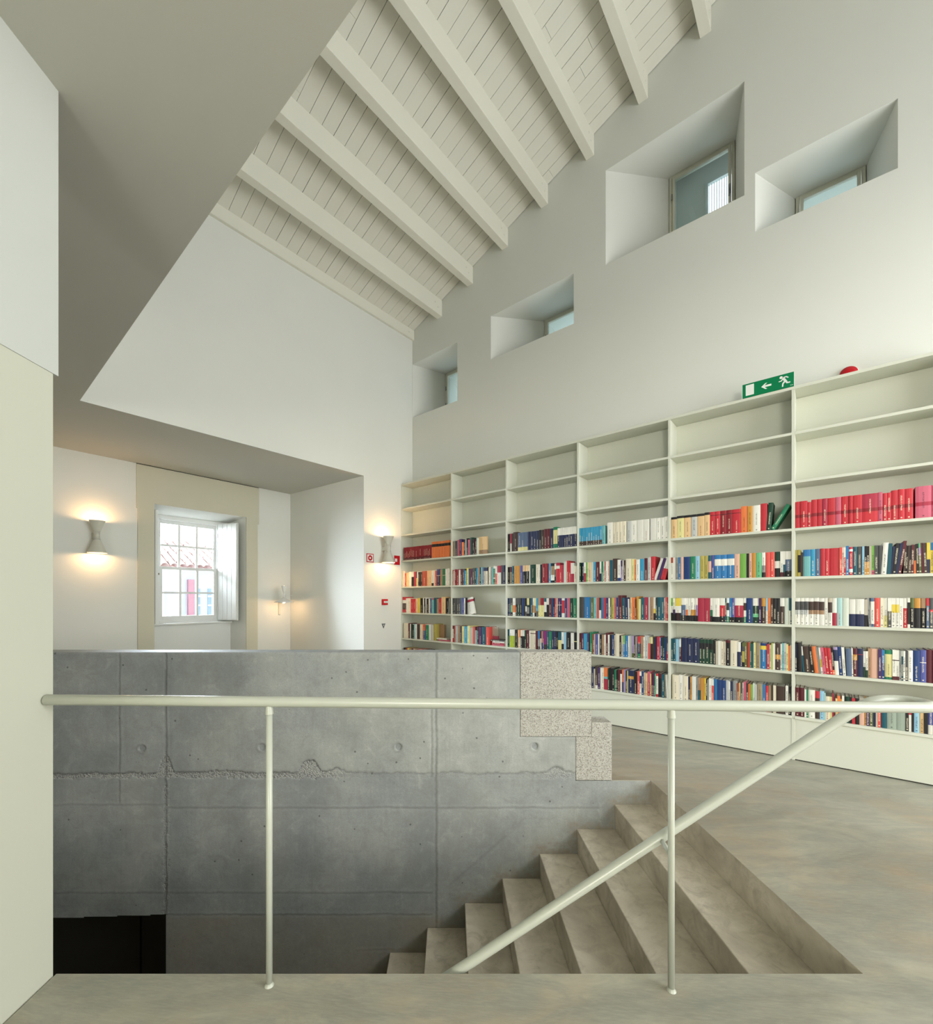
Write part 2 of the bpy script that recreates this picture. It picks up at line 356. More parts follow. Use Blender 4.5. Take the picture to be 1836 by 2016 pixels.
# ------------------------------------------------------------------ stair well concrete wall
def w_x(px): return (px - X0) / F * YW
def w_z(py): return H - (py - HZ) / F * YW
GR = [(.532, 1.079, .336, .985), (.958, 1.236, .020, .447)]      # granite blocks x0 x1 z0 z1
def in_granite(x, z): return any(a < x < b and c < z < d for a, b, c, d in GR)
NS_ = 9
def build_wall_stairwell():
    step = .0085
    xs = np.unique(np.round(np.concatenate([np.arange(-3.3, XR, step), [.532, .958, 1.079, 1.236, -2.186, XR]]), 5))
    zs = np.unique(np.round(np.concatenate([np.arange(-1.92, .985, step), [.336, .447, .985, .02, 0.0, -1.028]]), 5))
    X, Z = np.meshgrid(xs, zs, indexing='ij')
    top = np.where(X[:-1, :-1] + 1e-6 < 1.079, .985, 0.0)
    cx = (X[:-1, :-1] + X[1:, 1:]) / 2; cz = (Z[:-1, :-1] + Z[1:, 1:]) / 2
    keep = (cz < np.where(cx < .532, .985, np.where(cx < .958, .336, .0)))
    door = (cx < -2.186) & (cz < -1.028 + .033 * (2.186 + cx))
    keep &= ~door
    rng = np.random.default_rng(3)
    def wob(t, seed, amp, sc_):
        return np.array([noise.noise(Vector((v * sc_, seed, 0))) for v in t.ravel()]).reshape(t.shape) * amp
    w1 = wob(xs, 1.3, .014, 7) + wob(xs, 9.1, .008, 30); w2 = wob(xs, 4.3, .006, 9) + wob(xs, 7.7, .005, 45); wz = wob(zs, 2.2, .006, 5) + wob(zs, 6.2, .005, 40)
    n2 = np.array([[noise.noise(Vector((x * 28, z * 28, 0))) for z in zs[::2]] for x in xs[::2]])
    n2 = np.repeat(np.repeat(n2, 2, 0), 2, 1)[:len(xs), :len(zs)]
    n3 = np.array([[noise.noise(Vector((x * 3.1, z * 3.1, 5))) for z in zs[::4]] for x in xs[::4]])
    n3 = np.repeat(np.repeat(n3, 4, 0), 4, 1)[:len(xs), :len(zs)]
    honey = np.zeros_like(X); joint = np.zeros_like(X); tone = np.full_like(X, .5); d = np.zeros_like(X)
    zj = w_z(1522) + w1[:, None]
    mound = .16 * np.exp(-((X - w_x(327)) / .06) ** 4) * np.clip(1 - 1.1 * np.abs(X - w_x(327)) / .09, .1, 1) + .10 * np.exp(-((X - w_x(610)) / .075) ** 4) + .04 * np.exp(-((X - w_x(662)) / .08) ** 2) \
        + .05 * np.exp(-((X - w_x(1095)) / .08) ** 2) + .015 * np.exp(-((X - w_x(430)) / .2) ** 2)
    dz = Z - zj
    rim = (dz < mound + .004 + n2 * .012) & (dz > -.035 - .02 * n2)
    part = np.clip((w_x(700) - X) / .25, .12, 1) + np.exp(-((X - w_x(1095)) / .12) ** 2) * .5
    honey = np.where(rim, np.clip(part, 0, 1), 0.)
    edge = np.exp(-((dz - mound - .002 - n2 * .012) / .008) ** 2)
    joint = np.maximum(joint, edge * .75)
    d -= edge * .003; d -= honey * (.0025 + .004 * np.abs(n2))
    xs_ok = (X < 1.24)
    for px, y0, y1, st, wid in ((236, 1284, 1580, .6, .0065), (327, 1284, 1800, .95, .009), (858, 1284, 1870, .95, .008), (849, 1395, 1530, .6, .006)):
        m_ = (Z < w_z(y0)) & (Z > w_z(y1)); g = np.exp(-((X - w_x(px) - wz[None, :]) / wid) ** 2) * m_
        joint = np.maximum(joint, g * st * (.7 + .6 * np.abs(n2))); d -= g * .0035
        lip = np.exp(-((X - w_x(px) - .014 - wz[None, :]) / .008) ** 2) * m_; d += lip * .002
    hb = np.exp(-((X - w_x(327) - wz[None, :]) / .028) ** 2) * (Z < w_z(1545)) * (Z > w_z(1800)); honey = np.maximum(honey, hb * np.clip(.35 + 1.4 * n2, 0, 1))
    for py, x0_, x1_, st in ((1590, 327, 1180, .5), (1584, 118, 327, .35), (1757, 118, 850, .4), (1800, 328, 850, .35), (1870, 700, 850, .3)):
        m_ = (X > w_x(x0_) - (2 if x0_ == 118 else 0)) & (X < w_x(x1_)); g = np.exp(-((Z - w_z(py) - w2[:, None]) / .0065) ** 2) * m_
        joint = np.maximum(joint, g * st); d -= g * .002; d += np.exp(-((Z - w_z(py) - .012 - w2[:, None]) / .008) ** 2) * m_ * .0018
    # dark diagonal mark
    tt = ((X - w_x(915)) * .8 + (Z - w_z(1715)) * .6); dd = -(X - w_x(915)) * .66 + (Z - w_z(1715)) * .75
    g = np.exp(-(dd / .011) ** 2) * (tt > -.15) * (tt < .42); joint = np.maximum(joint, g * .4)
    # tie holes, with recess shade painted dark through the joint mask
    for px, py in ((281, 1473), (516, 1471), (784, 1470), (1052, 1469)):
        r = np.hypot(X - w_x(px), Z - w_z(py))
        d -= np.clip(1 - r / .024, 0, 1) ** .5 * .034; ring = np.exp(-((r - .034) / .009) ** 2); d += ring * .002; joint = np.maximum(joint, ring * .6 * (.7 + n2))
        joint = np.maximum(joint, np.clip(1.5 - r / .018, 0, 1.3))
    # tone of each pour (formwork panel); upper one also darkened leftward as painted shade
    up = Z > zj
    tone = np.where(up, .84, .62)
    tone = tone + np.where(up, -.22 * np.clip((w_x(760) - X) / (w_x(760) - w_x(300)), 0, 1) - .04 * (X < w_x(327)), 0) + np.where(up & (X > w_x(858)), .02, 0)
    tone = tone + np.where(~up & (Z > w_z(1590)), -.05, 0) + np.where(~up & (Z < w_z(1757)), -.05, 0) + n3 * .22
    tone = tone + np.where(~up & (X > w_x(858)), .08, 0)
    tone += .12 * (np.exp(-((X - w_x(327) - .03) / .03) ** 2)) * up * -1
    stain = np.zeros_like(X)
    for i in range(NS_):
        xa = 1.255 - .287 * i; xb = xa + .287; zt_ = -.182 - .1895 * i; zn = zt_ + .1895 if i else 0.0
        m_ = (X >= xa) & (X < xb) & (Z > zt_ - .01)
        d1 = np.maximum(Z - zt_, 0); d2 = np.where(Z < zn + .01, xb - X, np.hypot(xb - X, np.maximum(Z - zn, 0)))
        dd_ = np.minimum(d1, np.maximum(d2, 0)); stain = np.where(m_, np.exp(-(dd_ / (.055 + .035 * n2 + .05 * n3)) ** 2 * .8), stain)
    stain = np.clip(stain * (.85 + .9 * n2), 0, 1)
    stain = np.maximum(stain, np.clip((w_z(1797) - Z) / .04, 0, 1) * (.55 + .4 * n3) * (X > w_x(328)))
    # base of the surface stands 8 mm proud of the core and returns to it at every free edge
    ed = np.minimum.reduce([np.where(X <= .532 + 1e-6, .985 - Z, 9), np.where((X >= .532) & (Z >= .336 - 1e-6), np.abs(Z - .336) + 0, 9)])
    Yv = YW - .0 - (.008 * np.clip(ed / .008, 0, 1) + d)
    Yv = Yv + .0 - n3 * .0015
    idx = -np.ones(X.shape, int); used = np.zeros(X.shape, bool)
    used[:-1, :-1] |= keep; used[1:, :-1] |= keep; used[:-1, 1:] |= keep; used[1:, 1:] |= keep
    idx[used] = np.arange(used.sum())
    co = np.stack([X[used], Yv[used], Z[used]], 1)
    i, j = np.nonzero(keep)
    quads = np.stack([idx[i, j], idx[i + 1, j], idx[i + 1, j + 1], idx[i, j + 1]], 1)
    me = bpy.data.meshes.new('wall_stairwell'); nv, nq = len(co), len(quads)
    me.vertices.add(nv); me.vertices.foreach_set('co', co.astype(np.float32).ravel())
    me.loops.add(nq * 4); me.loops.foreach_set('vertex_index', quads.astype(np.int32).ravel())
    me.polygons.add(nq); me.polygons.foreach_set('loop_start', np.arange(0, nq * 4, 4, dtype=np.int32))
    me.update(calc_edges=True); me.validate()
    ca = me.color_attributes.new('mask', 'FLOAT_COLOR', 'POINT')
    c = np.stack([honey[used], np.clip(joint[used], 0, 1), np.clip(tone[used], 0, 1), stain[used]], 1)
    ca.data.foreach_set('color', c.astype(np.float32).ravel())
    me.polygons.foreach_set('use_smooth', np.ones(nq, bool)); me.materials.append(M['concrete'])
    face = bpy.data.objects.new('formwork_face', me); sc.collection.objects.link(face)
    body = MB()
    yb = YW + .168
    body.prism_xz([(-4.6, -1.108), (-2.186, -1.028), (-2.186, -3.2), (XR, -3.2), (XR, -.005), (.958, -.005), (.958, .336), (.532, .336), (.532, .985), (-4.6, .985)], YW, yb)
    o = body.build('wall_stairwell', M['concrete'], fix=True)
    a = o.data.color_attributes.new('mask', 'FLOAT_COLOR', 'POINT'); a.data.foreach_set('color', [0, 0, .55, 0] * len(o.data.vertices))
    tag(o, 'raw concrete parapet and stair wall with formwork marks', kind='structure'); face.parent = o
    # granite blocks set into the end of the parapet, cut as two stones
    g1 = MB().box((.534, YW - .010, .338), (1.079, yb, .988)).build('granite_block', M['granite'], o, bevel=.005)
    g2 = MB().prism_xz([(.960, .002), (1.236, .002), (1.236, .447), (1.0795, .447), (1.0795, .3365), (.960, .3365)], YW - .010, yb).build('granite_block', M['granite'], o, bevel=.005, fix=True)
    return o
build_wall_stairwell()

# ------------------------------------------------------------------ stairs
st = empty('staircase', (0, (YN + YW) / 2, -3.0))
tag(st, 'flight of worn brown concrete steps down beside the concrete wall', 'stairs')
NS = 14
rnd = random.Random(5)
for i in range(NS):
    xn = 1.255 - .287 * i; z = -.182 - .1895 * i; x1 = (xn + .287) if i else XR
    mb = MB(lambda x, y, z_: (x, y - (YN + YW) / 2, z_ + 3.0))
    # tread slab with a slightly battered riser
    mb.prism_xz([(xn, z), (xn + .006, z - .19), (xn + .01, z - .42), (x1 + .25 if i else x1, z - .42), (x1 + .25 if i else x1, z - .192), (x1 + .002, z - .0), ], YN + .0, YW - .006)
    mb.build('step', M['step'], st, bevel=.006, fix=True)
# riser under the hall floor at the top and the well's own walls
def well(name, x0, x1, y0, y1, z0, z1, m): 
    o = MB().box((x0, y0, z0), (x1, y1, z1)).build(name, m); tag(o, kind='structure'); return o
o = well('wall_stair_near', -4.6, XR + .2, YN - .22, YN, -3.2, -.242, M['step'])
o = well('wall_stair_end', -4.8, -4.6, YN - .22, 7.0, -3.2, -.26, M['step'])
o = well('floor_landing', -4.6, XR + .2, YN - .22, 7.0, -3.3, -3.2 + .45, M['step'])
# dark lobby behind the low opening
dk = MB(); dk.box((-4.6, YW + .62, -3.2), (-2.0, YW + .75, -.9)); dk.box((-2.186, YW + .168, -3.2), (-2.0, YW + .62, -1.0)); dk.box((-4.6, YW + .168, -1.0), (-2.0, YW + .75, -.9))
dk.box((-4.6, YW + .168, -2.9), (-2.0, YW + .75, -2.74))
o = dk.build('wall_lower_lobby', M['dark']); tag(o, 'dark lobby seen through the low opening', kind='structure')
def _xd(px, Y): return (px - X0) / F * Y
dr = MB().box((-3.9, YW + .50, -2.74), (_xd(275, YW + .5), YW + .55, -1.02)); o = dr.build('door_1', M['dark2']); tag(o, 'dark door leaf behind the low opening in the concrete wall', kind='structure')
MB().tube([(-3.7, YW + .5, -1.8), (-3.7, YW + .46, -1.8), (-3.6, YW + .46, -1.8)], .009, 10).build('door_handle', M['metal'], o)
dr = MB().box((_xd(279, YW + .5), YW + .50, -2.74), (-2.19, YW + .55, -1.02)); o = dr.build('door_2', M['dark2']); tag(o, 'narrow dark door leaf right of the wider one in the low opening', kind='structure')

# ------------------------------------------------------------------ left wall
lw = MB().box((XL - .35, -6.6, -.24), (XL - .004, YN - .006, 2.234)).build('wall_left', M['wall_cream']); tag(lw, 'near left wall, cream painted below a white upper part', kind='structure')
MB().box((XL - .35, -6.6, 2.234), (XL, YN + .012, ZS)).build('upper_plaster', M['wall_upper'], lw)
# other walls out of view
def wroom(name, a0, b0, z0, a1, b1, z1, m='wall'):
    mb = MB(); mb.box((a0, b0, z0), (a1, b1, z1)); o = room(mb, name, M[m]); tag(o, kind='structure'); return o
wroom('wall_back', -2.2, -11.25, -.3, 10.2, -10.97, 9)
wr = MB()                                     # end wall with the tall glazed opening that the daylight comes through
wr.box((9.97, -10.97, -.3), (10.2, -4.4, 9)); wr.box((9.97, -4.4, -.3), (10.2, 0, .75)); wr.box((9.97, -4.4, 5.2), (10.2, 0, 9)); wr.box((9.97, -.4, .75), (10.2, 0, 5.2))
o = room(wr, 'wall_right', M['wall']); tag(o, kind='structure')

# ------------------------------------------------------------------ alcove window wall: t runs along it, n outwards
P = Vector(onp) if False else None
def zr_point(px, py, zz): 
    Y = (zz - H) * F / (HZ - py); return Vector(((px - X0) / F * Y, Y))
P = zr_point(116.7, 881, ZS); Q = zr_point(571, 973, ZS)
TD = (Q - P).normalized(); ND = Vector((-TD.y, TD.x))     # ND points outwards
def on_w(px, off=0.0):
    r = ray(px); c = P.dot(ND) + off; Y = c / r.dot(ND); p = r * Y
    return (p - P).dot(TD), Y
WLOC = (P.x, P.y, 0); WRZ = math.atan2(TD.y, TD.x)
# own coordinates of everything on this wall: x = t, y = off (outwards), z
t303, Y303 = on_w(303); t484, Y484 = on_w(484); tQ = (Q - P).length
zh = 2.765; ti0 = t303 + .07; ti1 = on_w(452, .45)[0]
WT = .62
ww = MB()
ww.prism([(-7.0, 0), (t303, 0), (ti0, .45), (ti0, WT), (-7.0, WT)], -.1, ZS + .3)
ww.prism([(t484, 0), (tQ + .6, 0), (tQ + .6, WT), (ti1 - .02, WT), (ti1 - .02, .45)], -.1, ZS + .3)
ww.add([(t303, 0, zh), (t484, 0, zh), (ti1, .45, 2.70), (ti0, .45, 2.70), (t303, 0, ZS + .3), (t484, 0, ZS + .3), (ti1, WT, ZS + .3), (ti0, WT, ZS + .3), (ti1, WT, 2.7), (ti0, WT, 2.7)],
       [(0, 1, 2, 3), (3, 2, 8, 9), (0, 4, 5, 1), (4, 7, 6, 5), (9, 8, 6, 7), (0, 3, 9, 7, 4), (1, 5, 6, 8, 2)])
ww.prism([(ti0 - .02, .44), (ti1, .44), (ti1, WT), (ti0 - .02, WT)], -.1, .985)
o = ww.build('wall_alcove', M['wall'], loc=WLOC, rz=WRZ, fix=True); tag(o, 'white alcove wall around the sash window', kind='structure')

win = empty('window_1', WLOC, WRZ); tag(win, 'white sash window of twelve panes in a deep splayed recess', kind='structure')
sp = M['stone_paint']
tl0 = on_w(268)[0]; tl1 = on_w(508.5)[0]; tj0 = on_w(270.5)[0]; tj1 = on_w(506)[0]
MB().box((tl0, -.022, 2.672), (t303 - .0, .0, ZS - .012)).box((t484, -.022, 2.672), (tl1, 0, ZS - .012)).box((t303, -.022, zh), (t484, 0, ZS - .012)).build('surround_lintel', sp, win)
MB().box((tl0, -.008, ZS - .0115), (tl1, 0, ZS - .0005)).build('gap_shade_strip', M['gap'], win)  # dark strip painting the shade in the recess above the lintel
MB().box((tj0, -.020, -.03), (t303, 0, 2.672)).build('surround_jamb', sp, win)
MB().box((t484, -.020, -.03), (tj1, 0, 2.672)).build('surround_jamb', sp, win)
# apron and stool
MB().box((ti0 + .0, .40, -.03), (ti1 - .01, .44, .985)).build('apron', M['white_wood'], win)
MB().box((ti0 - .04, .33, .985), (ti1 - .01, .47, 1.012)).build('stool', M['white_wood'], win, bevel=.004)
# frame
wf0 = on_w(306, .45)[0]; wf1 = on_w(430, .45)[0]; WZ0, WZ1 = 1.012, 2.70
def wbox(mb, px0, px1, py0, py1, y0, y1, ref=.47):
    t0, Ya = on_w(px0, ref); t1, Yb = on_w(px1, ref); return t0, t1
fr = MB()
fr.box((ti0 + .01, .45, WZ0), (wf0 + .05, .56, WZ1)).box((wf1 - .025, .45, WZ0), (ti1, .56, WZ1)).box((wf0 + .05, .45, 2.635), (wf1 - .025, .56, WZ1)).box((wf0 + .05, .45, WZ0), (wf1 - .025, .56, WZ0 + .04))
fr.build('window_frame', M['white_wood'], win, bevel=.003)
def sash(x0, x1, z0, z1, y, rail_top, rail_bot, stile, name):
    s_ = MB(); th = .035
    s_.box((x0, y, z0), (x0 + stile, y + th, z1)).box((x1 - stile, y, z0), (x1, y + th, z1))
    s_.box((x0 + stile, y, z0), (x1 - stile, y + th, z0 + rail_bot)).box((x0 + stile, y, z1 - rail_top), (x1 - stile, y + th, z1))
    so = s_.build(name, M['white_wood'], win, bevel=.002)
    gx0, gx1, gz0, gz1 = x0 + stile, x1 - stile, z0 + rail_bot, z1 - rail_top
    for k in (1, 2):
        xx = gx0 + (gx1 - gx0) * k / 3; MB().box((xx - .016, y + .004, gz0), (xx + .016, y + th - .004, gz1)).build('glazing_bar', M['white_wood'], so)
    zz = (gz0 + gz1) / 2; MB().box((gx0, y + .005, zz - .015), (gx1, y + th - .005, zz + .015)).build('glazing_bar', M['white_wood'], so)
    for i in range(3):
        for j in range(2):
            a = gx0 + (gx1 - gx0) * i / 3; b_ = gx0 + (gx1 - gx0) * (i + 1) / 3; c = gz0 + (gz1 - gz0) * j / 2; d_ = gz0 + (gz1 - gz0) * (j + 1) / 2
            MB().box((a + .006, y + .015, c + .006), (b_ - .006, y + .019, d_ - .006)).build('pane', M['glass_clear'], so)
    return so
zmid = zat(1120.5, on_w(370, .48)[1])
sx0 = wf0 + .045; sx1 = wf1 - .02
sash(sx0, sx1, zmid - .02, 2.64, .505, .065, .045, .042, 'upper_sash')
ls = sash(sx0, sx1, WZ0 + .035, zmid + .025, .465, .045, .075, .05, 'lower_sash')
MB().box(((sx0 + sx1) / 2 - .02 + .1, .455, WZ0 + .07), ((sx0 + sx1) / 2 + .05 + .1, .466, WZ0 + .085)).build('sash_lift', M['white_wood'], ls)
# shutters: right leaf swung open against the reveal, left leaf seen edge-on
def shutter(x, y, x2, y2, z0, z1, name='shutter'):
    d = Vector((x2 - x, y2 - y)); ln = d.length; ang = math.atan2(d.y, d.x)
    e = MB().box((0, -.016, z0), (ln, .016, z1)).build(name, M['white_wood'], win, loc=(x, y, 0), rz=ang, bevel=.003)
    k = 4
    for q in range(k):
        MB().box((.012 + (ln - .024) * q / k + .003, -.021, z0 + .01), (.012 + (ln - .024) * (q + 1) / k - .003, .021, z1 - .01)).build('shutter_board', M['white_wood'], e, bevel=.002)
    for zz in (z0 + .2, z1 - .2): MB().tube([(0, -.02, zz - .04), (0, -.02, zz + .04)], .008, 8).build('hinge', M['white_wood'], e)
    MB().lathe([(.0, 0), (.012, .0), (.014, .02), (0, .026)], (ln - .04, .018, (z0 + z1) / 2 - .1), 10, axis='y').build('knob', M['brass'], e)
    return e
tsh1, Ys1 = on_w(468, .06)
shutter(wf1 - .005, .44, tsh1, .06, 1.03, 2.66)
tshl = on_w(306.5, .06)[0]
shutter(ti0 + .045, .44, tshl + .0, .03, 1.03, 2.69)

# ------------------------------------------------------------------ gable wall, soffit, alcove ceiling
gb = MB()
gb.prism([(-2.05, -1.17), (0, -1.05), (0, 0), (-2.05, 0)], -.1, ZS)                       # lower block right of the alcove
gb.add([(0, -11, ZS), (0, .9, ZS), (0, .9, 6.1), (0, -11, 6.1), (-.3, -11, ZS), (-.3, .9, ZS), (-.3, .9, 6.0), (-.3, -11, 6.0)],
       [(0, 1, 2, 3), (5, 4, 7, 6), (3, 2, 6, 7), (0, 3, 7, 4), (1, 5, 6, 2)])
gb.add([(-2.3, -1.17, ZS), (-.3, -1.05, ZS), (-.3, 0, ZS), (-2.3, 0, ZS)], [(0, 1, 2, 3)])
g = room(gb, 'wall_gable', M['wall'], fix=False); tag(g, 'white gable wall left of the bookcase over the window alcove', kind='structure')
sf = MB()
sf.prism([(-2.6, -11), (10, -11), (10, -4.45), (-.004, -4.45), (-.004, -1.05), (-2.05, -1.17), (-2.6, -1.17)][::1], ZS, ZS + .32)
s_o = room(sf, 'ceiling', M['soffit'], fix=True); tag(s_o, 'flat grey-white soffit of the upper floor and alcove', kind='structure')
wroom('wall_mezzanine', 0.0, -4.75, ZS + .32, 10, -4.455, ZS + 1.3)

# ------------------------------------------------------------------ bookcase wall with its four splayed windows
WINS = [  # a0 a1 z0 z1 then inner (a0, a1, z0, z1)
    (.006, 1.015, 4.531, 5.454, .222, .90, 4.56, 5.454),
    (1.664, 2.971, 4.949, 5.594, 2.216, 2.90, 4.60, 5.594),
    (3.388, 4.812, 5.497, 6.657, 3.956, 4.648, 5.35, 6.657),
    (4.902, 5.906, 5.072, 5.666, 5.196, 5.738, 4.85, 5.666)]
ID = .64
sw = MB()
cuts = sorted({0.0, 10.0, 5.6} | {w_[0] for w_ in WINS} | {w_[1] for w_ in WINS})
def roofz(a): return TOPZ(a) if a < 5.6 else TOPZ(5.6) - .37 * (a - 5.6)
for a, c in zip(cuts[:-1], cuts[1:]):
    hole = [w_ for w_ in WINS if w_[0] <= a + 1e-6 and w_[1] >= c - 1e-6]
    t0, t1 = roofz(a) + .05, roofz(c) + .05
    for yy, flip in ((0, False), (1.6, True)):
        if hole:
            w_ = hole[0]; z0, z1 = (w_[2], w_[3]) if not flip else (w_[6] - .2, w_[7] + .9)
            qs = [[(a, yy, -.3), (c, yy, -.3), (c, yy, z0), (a, yy, z0)], [(a, yy, z1), (c, yy, z1), (c, yy, t1), (a, yy, t0)]]
        else: qs = [[(a, yy, -.3), (c, yy, -.3), (c, yy, t1), (a, yy, t0)]]
        for q in qs: sw.add(q, [(0, 1, 2, 3) if not flip else (3, 2, 1, 0)])
for w_ in WINS:
    a0, a1, z0, z1, i0, i1, j0, j1 = w_
    o4 = [(a0, 0, z0), (a1, 0, z0), (a1, 0, z1), (a0, 0, z1)]; i4 = [(i0, ID, j0), (i1, ID, j0), (i1, ID, j1), (i0, ID, j1)]
    sw.add(o4 + i4, [(0, 4, 5, 1), (1, 5, 6, 2), (2, 6, 7, 3), (3, 7, 4, 0)])
    k = WINS.index(w_); D_ = (1.45, 1.5, 1.12, .98)[k]
    if k == 2:       # the outer part of this opening splays up and away to a bright screened light
        f0, f1, g0, g1 = i0 - .04, i1 + .30, j0 - .1, j1 + .75
        e4 = [(f0, D_, g0), (f1, D_, g0), (f1, D_, g1), (f0, D_, g1)]
        sw.add(i4 + e4, [(0, 4, 5, 1), (1, 5, 6, 2), (2, 6, 7, 3), (3, 7, 4, 0)])
        h0, Yh = on_b(1394, D_); ht = zat(365, Yh); h1 = f1 - .03
        sw.add([(f0, D_, g0), (h0, D_, g0), (h0, D_, g1), (f0, D_, g1), (f1, D_, g1), (f1, D_, ht), (h0, D_, ht)], [(0, 1, 2, 3), (6, 5, 4, 2)])
        SCR = (h0, h1, g0, ht, D_)
    else:
        e4 = [(i0, D_, j0), (i1, D_, j0), (i1, D_, j1), (i0, D_, j1)]
        sw.add(i4 + e4, [(0, 4, 5, 1), (1, 5, 6, 2), (2, 6, 7, 3), (3, 7, 4, 0)])
s_w = room(sw, 'wall_shelves', M['wall']); tag(s_w, 'tall white wall above the bookcase with four small deep windows', kind='structure')
wl = ['small high window at the far left corner of the bookcase wall', 'narrow recessed window second from the far corner', 'largest recessed high window with an open deep reveal', 'recessed high window nearest the right edge']
for k, w_ in enumerate(WINS):
    a0, a1, z0, z1, i0, i1, j0, j1 = w_
    we = empty('window_%d' % (k + 2), ROOM, RZ); tag(we, wl[k], kind='structure')
    f = MB(); t = .03
    f.box((i0, ID - .03, j0), (i0 + t, ID + .05, j1)).box((i1 - t, ID - .03, j0), (i1, ID + .05, j1)).box((i0 + t, ID - .03, j1 - t), (i1 - t, ID + .05, j1)).box((i0 + t, ID - .03, j0), (i1 - t, ID + .05, j0 + t))
    f.build('window_frame', M['frame'], we, bevel=.003)
    s1 = i0 + t + .006; s2 = i1 - t - .006; u1 = j1 - t - .006; u0 = j0 + t + .006; t2 = .028
    s_ = MB(); s_.box((s1, ID - .045, u0), (s1 + t2, ID + .0, u1)).box((s2 - t2, ID - .045, u0), (s2, ID + .0, u1)).box((s1 + t2, ID - .045, u1 - t2), (s2 - t2, ID, u1)).box((s1 + t2, ID - .045, u0), (s2 - t2, ID, u0 + t2))
    so = s_.build('casement', M['frame'], we, bevel=.003)
    MB().box((s1 + t2 - .004, ID - .022, u0 + t2 - .004), (s2 - t2 + .004, ID - .016, u1 - t2 + .004)).build('pane', M['glass'], so)
    for zz in (j0 + .35 * (j1 - j0), j1 - .28): MB().tube([(i0 + .004 + t, ID - .052, zz - .035), (i0 + .004 + t, ID - .052, zz + .035)], .008, 8).build('hinge', M['metal'], so)
    hz = max(z0 + .0, j0) + .55 * (j1 - max(z0, j0)) if k == 2 else (j0 + j1) / 2
    hh = MB(); hh.box((s2 - t2 + .004, ID - .062, hz - .07), (s2 - .004, ID - .045, hz + .03)).tube([(s2 - .014, ID - .06, hz - .03), (s2 - .014, ID - .085, hz - .03), (s2 - .014, ID - .09, hz - .13)], .007, 8)
    hh.build('handle', M['metal'], so)
# ribbed translucent screen seen through the largest window
h0, h1, g0, ht, D_ = SCR
o_ = empty('window_screen', ROOM, RZ); tag(o_, 'pale ribbed outer screen beyond the glass of the largest high window', 'screen')
MB().box((h0 - .03, D_ - .03, g0), (h0, D_ + .02, ht + .03)).box((h0, D_ - .03, ht), (h1, D_ + .02, ht + .03)).build('screen_frame', M['white_wood'], o_)
for q in range(22):
    x = h0 + .006 + (h1 - h0 - .02) * q / 22; MB().box((x, D_ + .004, g0), (x + .007, D_ + .014, ht)).build('rib', M['white_wood'], o_)

# ------------------------------------------------------------------ roof: deck, boards, beams
SL = math.atan(.37)
rf = MB(); rf2 = MB()
for rf_, a0, z0, a1, z1 in ((rf, -.35, TOPZ(-.35), 5.6, TOPZ(5.6)), (rf2, 5.6, TOPZ(5.6), 10.3, roofz(10.3))):
    n_ = .022
    rf_.add([(a0, -11.1, z0 + n_), (a1, -11.1, z1 + n_), (a1, 1.2, z1 + n_), (a0, 1.2, z0 + n_), (a0, -11.1, z0 + .2), (a1, -11.1, z1 + .2), (a1, 1.2, z1 + .2), (a0, 1.2, z0 + .2)],
           [(0, 1, 2, 3), (7, 6, 5, 4), (0, 4, 5, 1), (3, 2, 6, 7), (0, 3, 7, 4), (1, 5, 6, 2)])
roof = room(rf, 'ceiling', M['gap']); tag(roof, 'white painted boarded roof slope with horizontal beams', kind='structure')
rf2.build('far_slope', M['board'], roof)
rnd = random.Random(11); BW = .147; b = -.005; bi = 0
jn = {}
while b > -4.75:
    b2 = b - BW; cutsx = [0.0]
    x = rnd.uniform(1.2, 4.5)
    while x < 5.3: cutsx.append(x); x += rnd.uniform(2.2, 3.6)
    cutsx.append(5.60)
    for x0, x1 in zip(cutsx[:-1], cutsx[1:]):
        g_ = .0014 + rnd.random() * .0016; h_ = rnd.uniform(0, .003)
        bd = MB(lambda x, y, z: (x, y, TOPZ(x) + z)); bd.box((x0 + .0015, b2 + g_, -h_), (x1 - .0015, b - g_, .022)); bd.build('board', M['board'], roof)
    b = b2; bi += 1
# right part of the roof: plain boards further on
for k in range(1, 9):
    aR = .69 + .638 * (k - 1)
    if aR > 5.5: break
    z_t = TOPZ(aR); zb = TOPZ(aR) - .262
    bm_ = MB(); bm_.prism_xz([(aR - .105, TOPZ(aR - .105) - .0), (aR - .105, zb), (aR, zb), (aR, z_t)], -4.9, -.0)
    bo = bm_.build('beam', M['beam'], roof, bevel=.004, fix=True)
    for (db, dz_) in ((.10, .085), (.16, .14)):
        MB().lathe([(0, .006), (.011, .006), (.013, 0)], (aR, -db, zb + dz_ + .02), 10, axis='x').build('bolt', M['beam'], bo)
bm_ = MB().box((.0, -4.9, 5.86), (.045, 0, 6.03)); bo = bm_.build('wall_plate', M['beam'], roof, bevel=.003)
MB().lathe([(0, .006), (.011, .006), (.013, 0)], (.045, -.12, 5.95), 10, axis='x').build('bolt', M['beam'], bo)

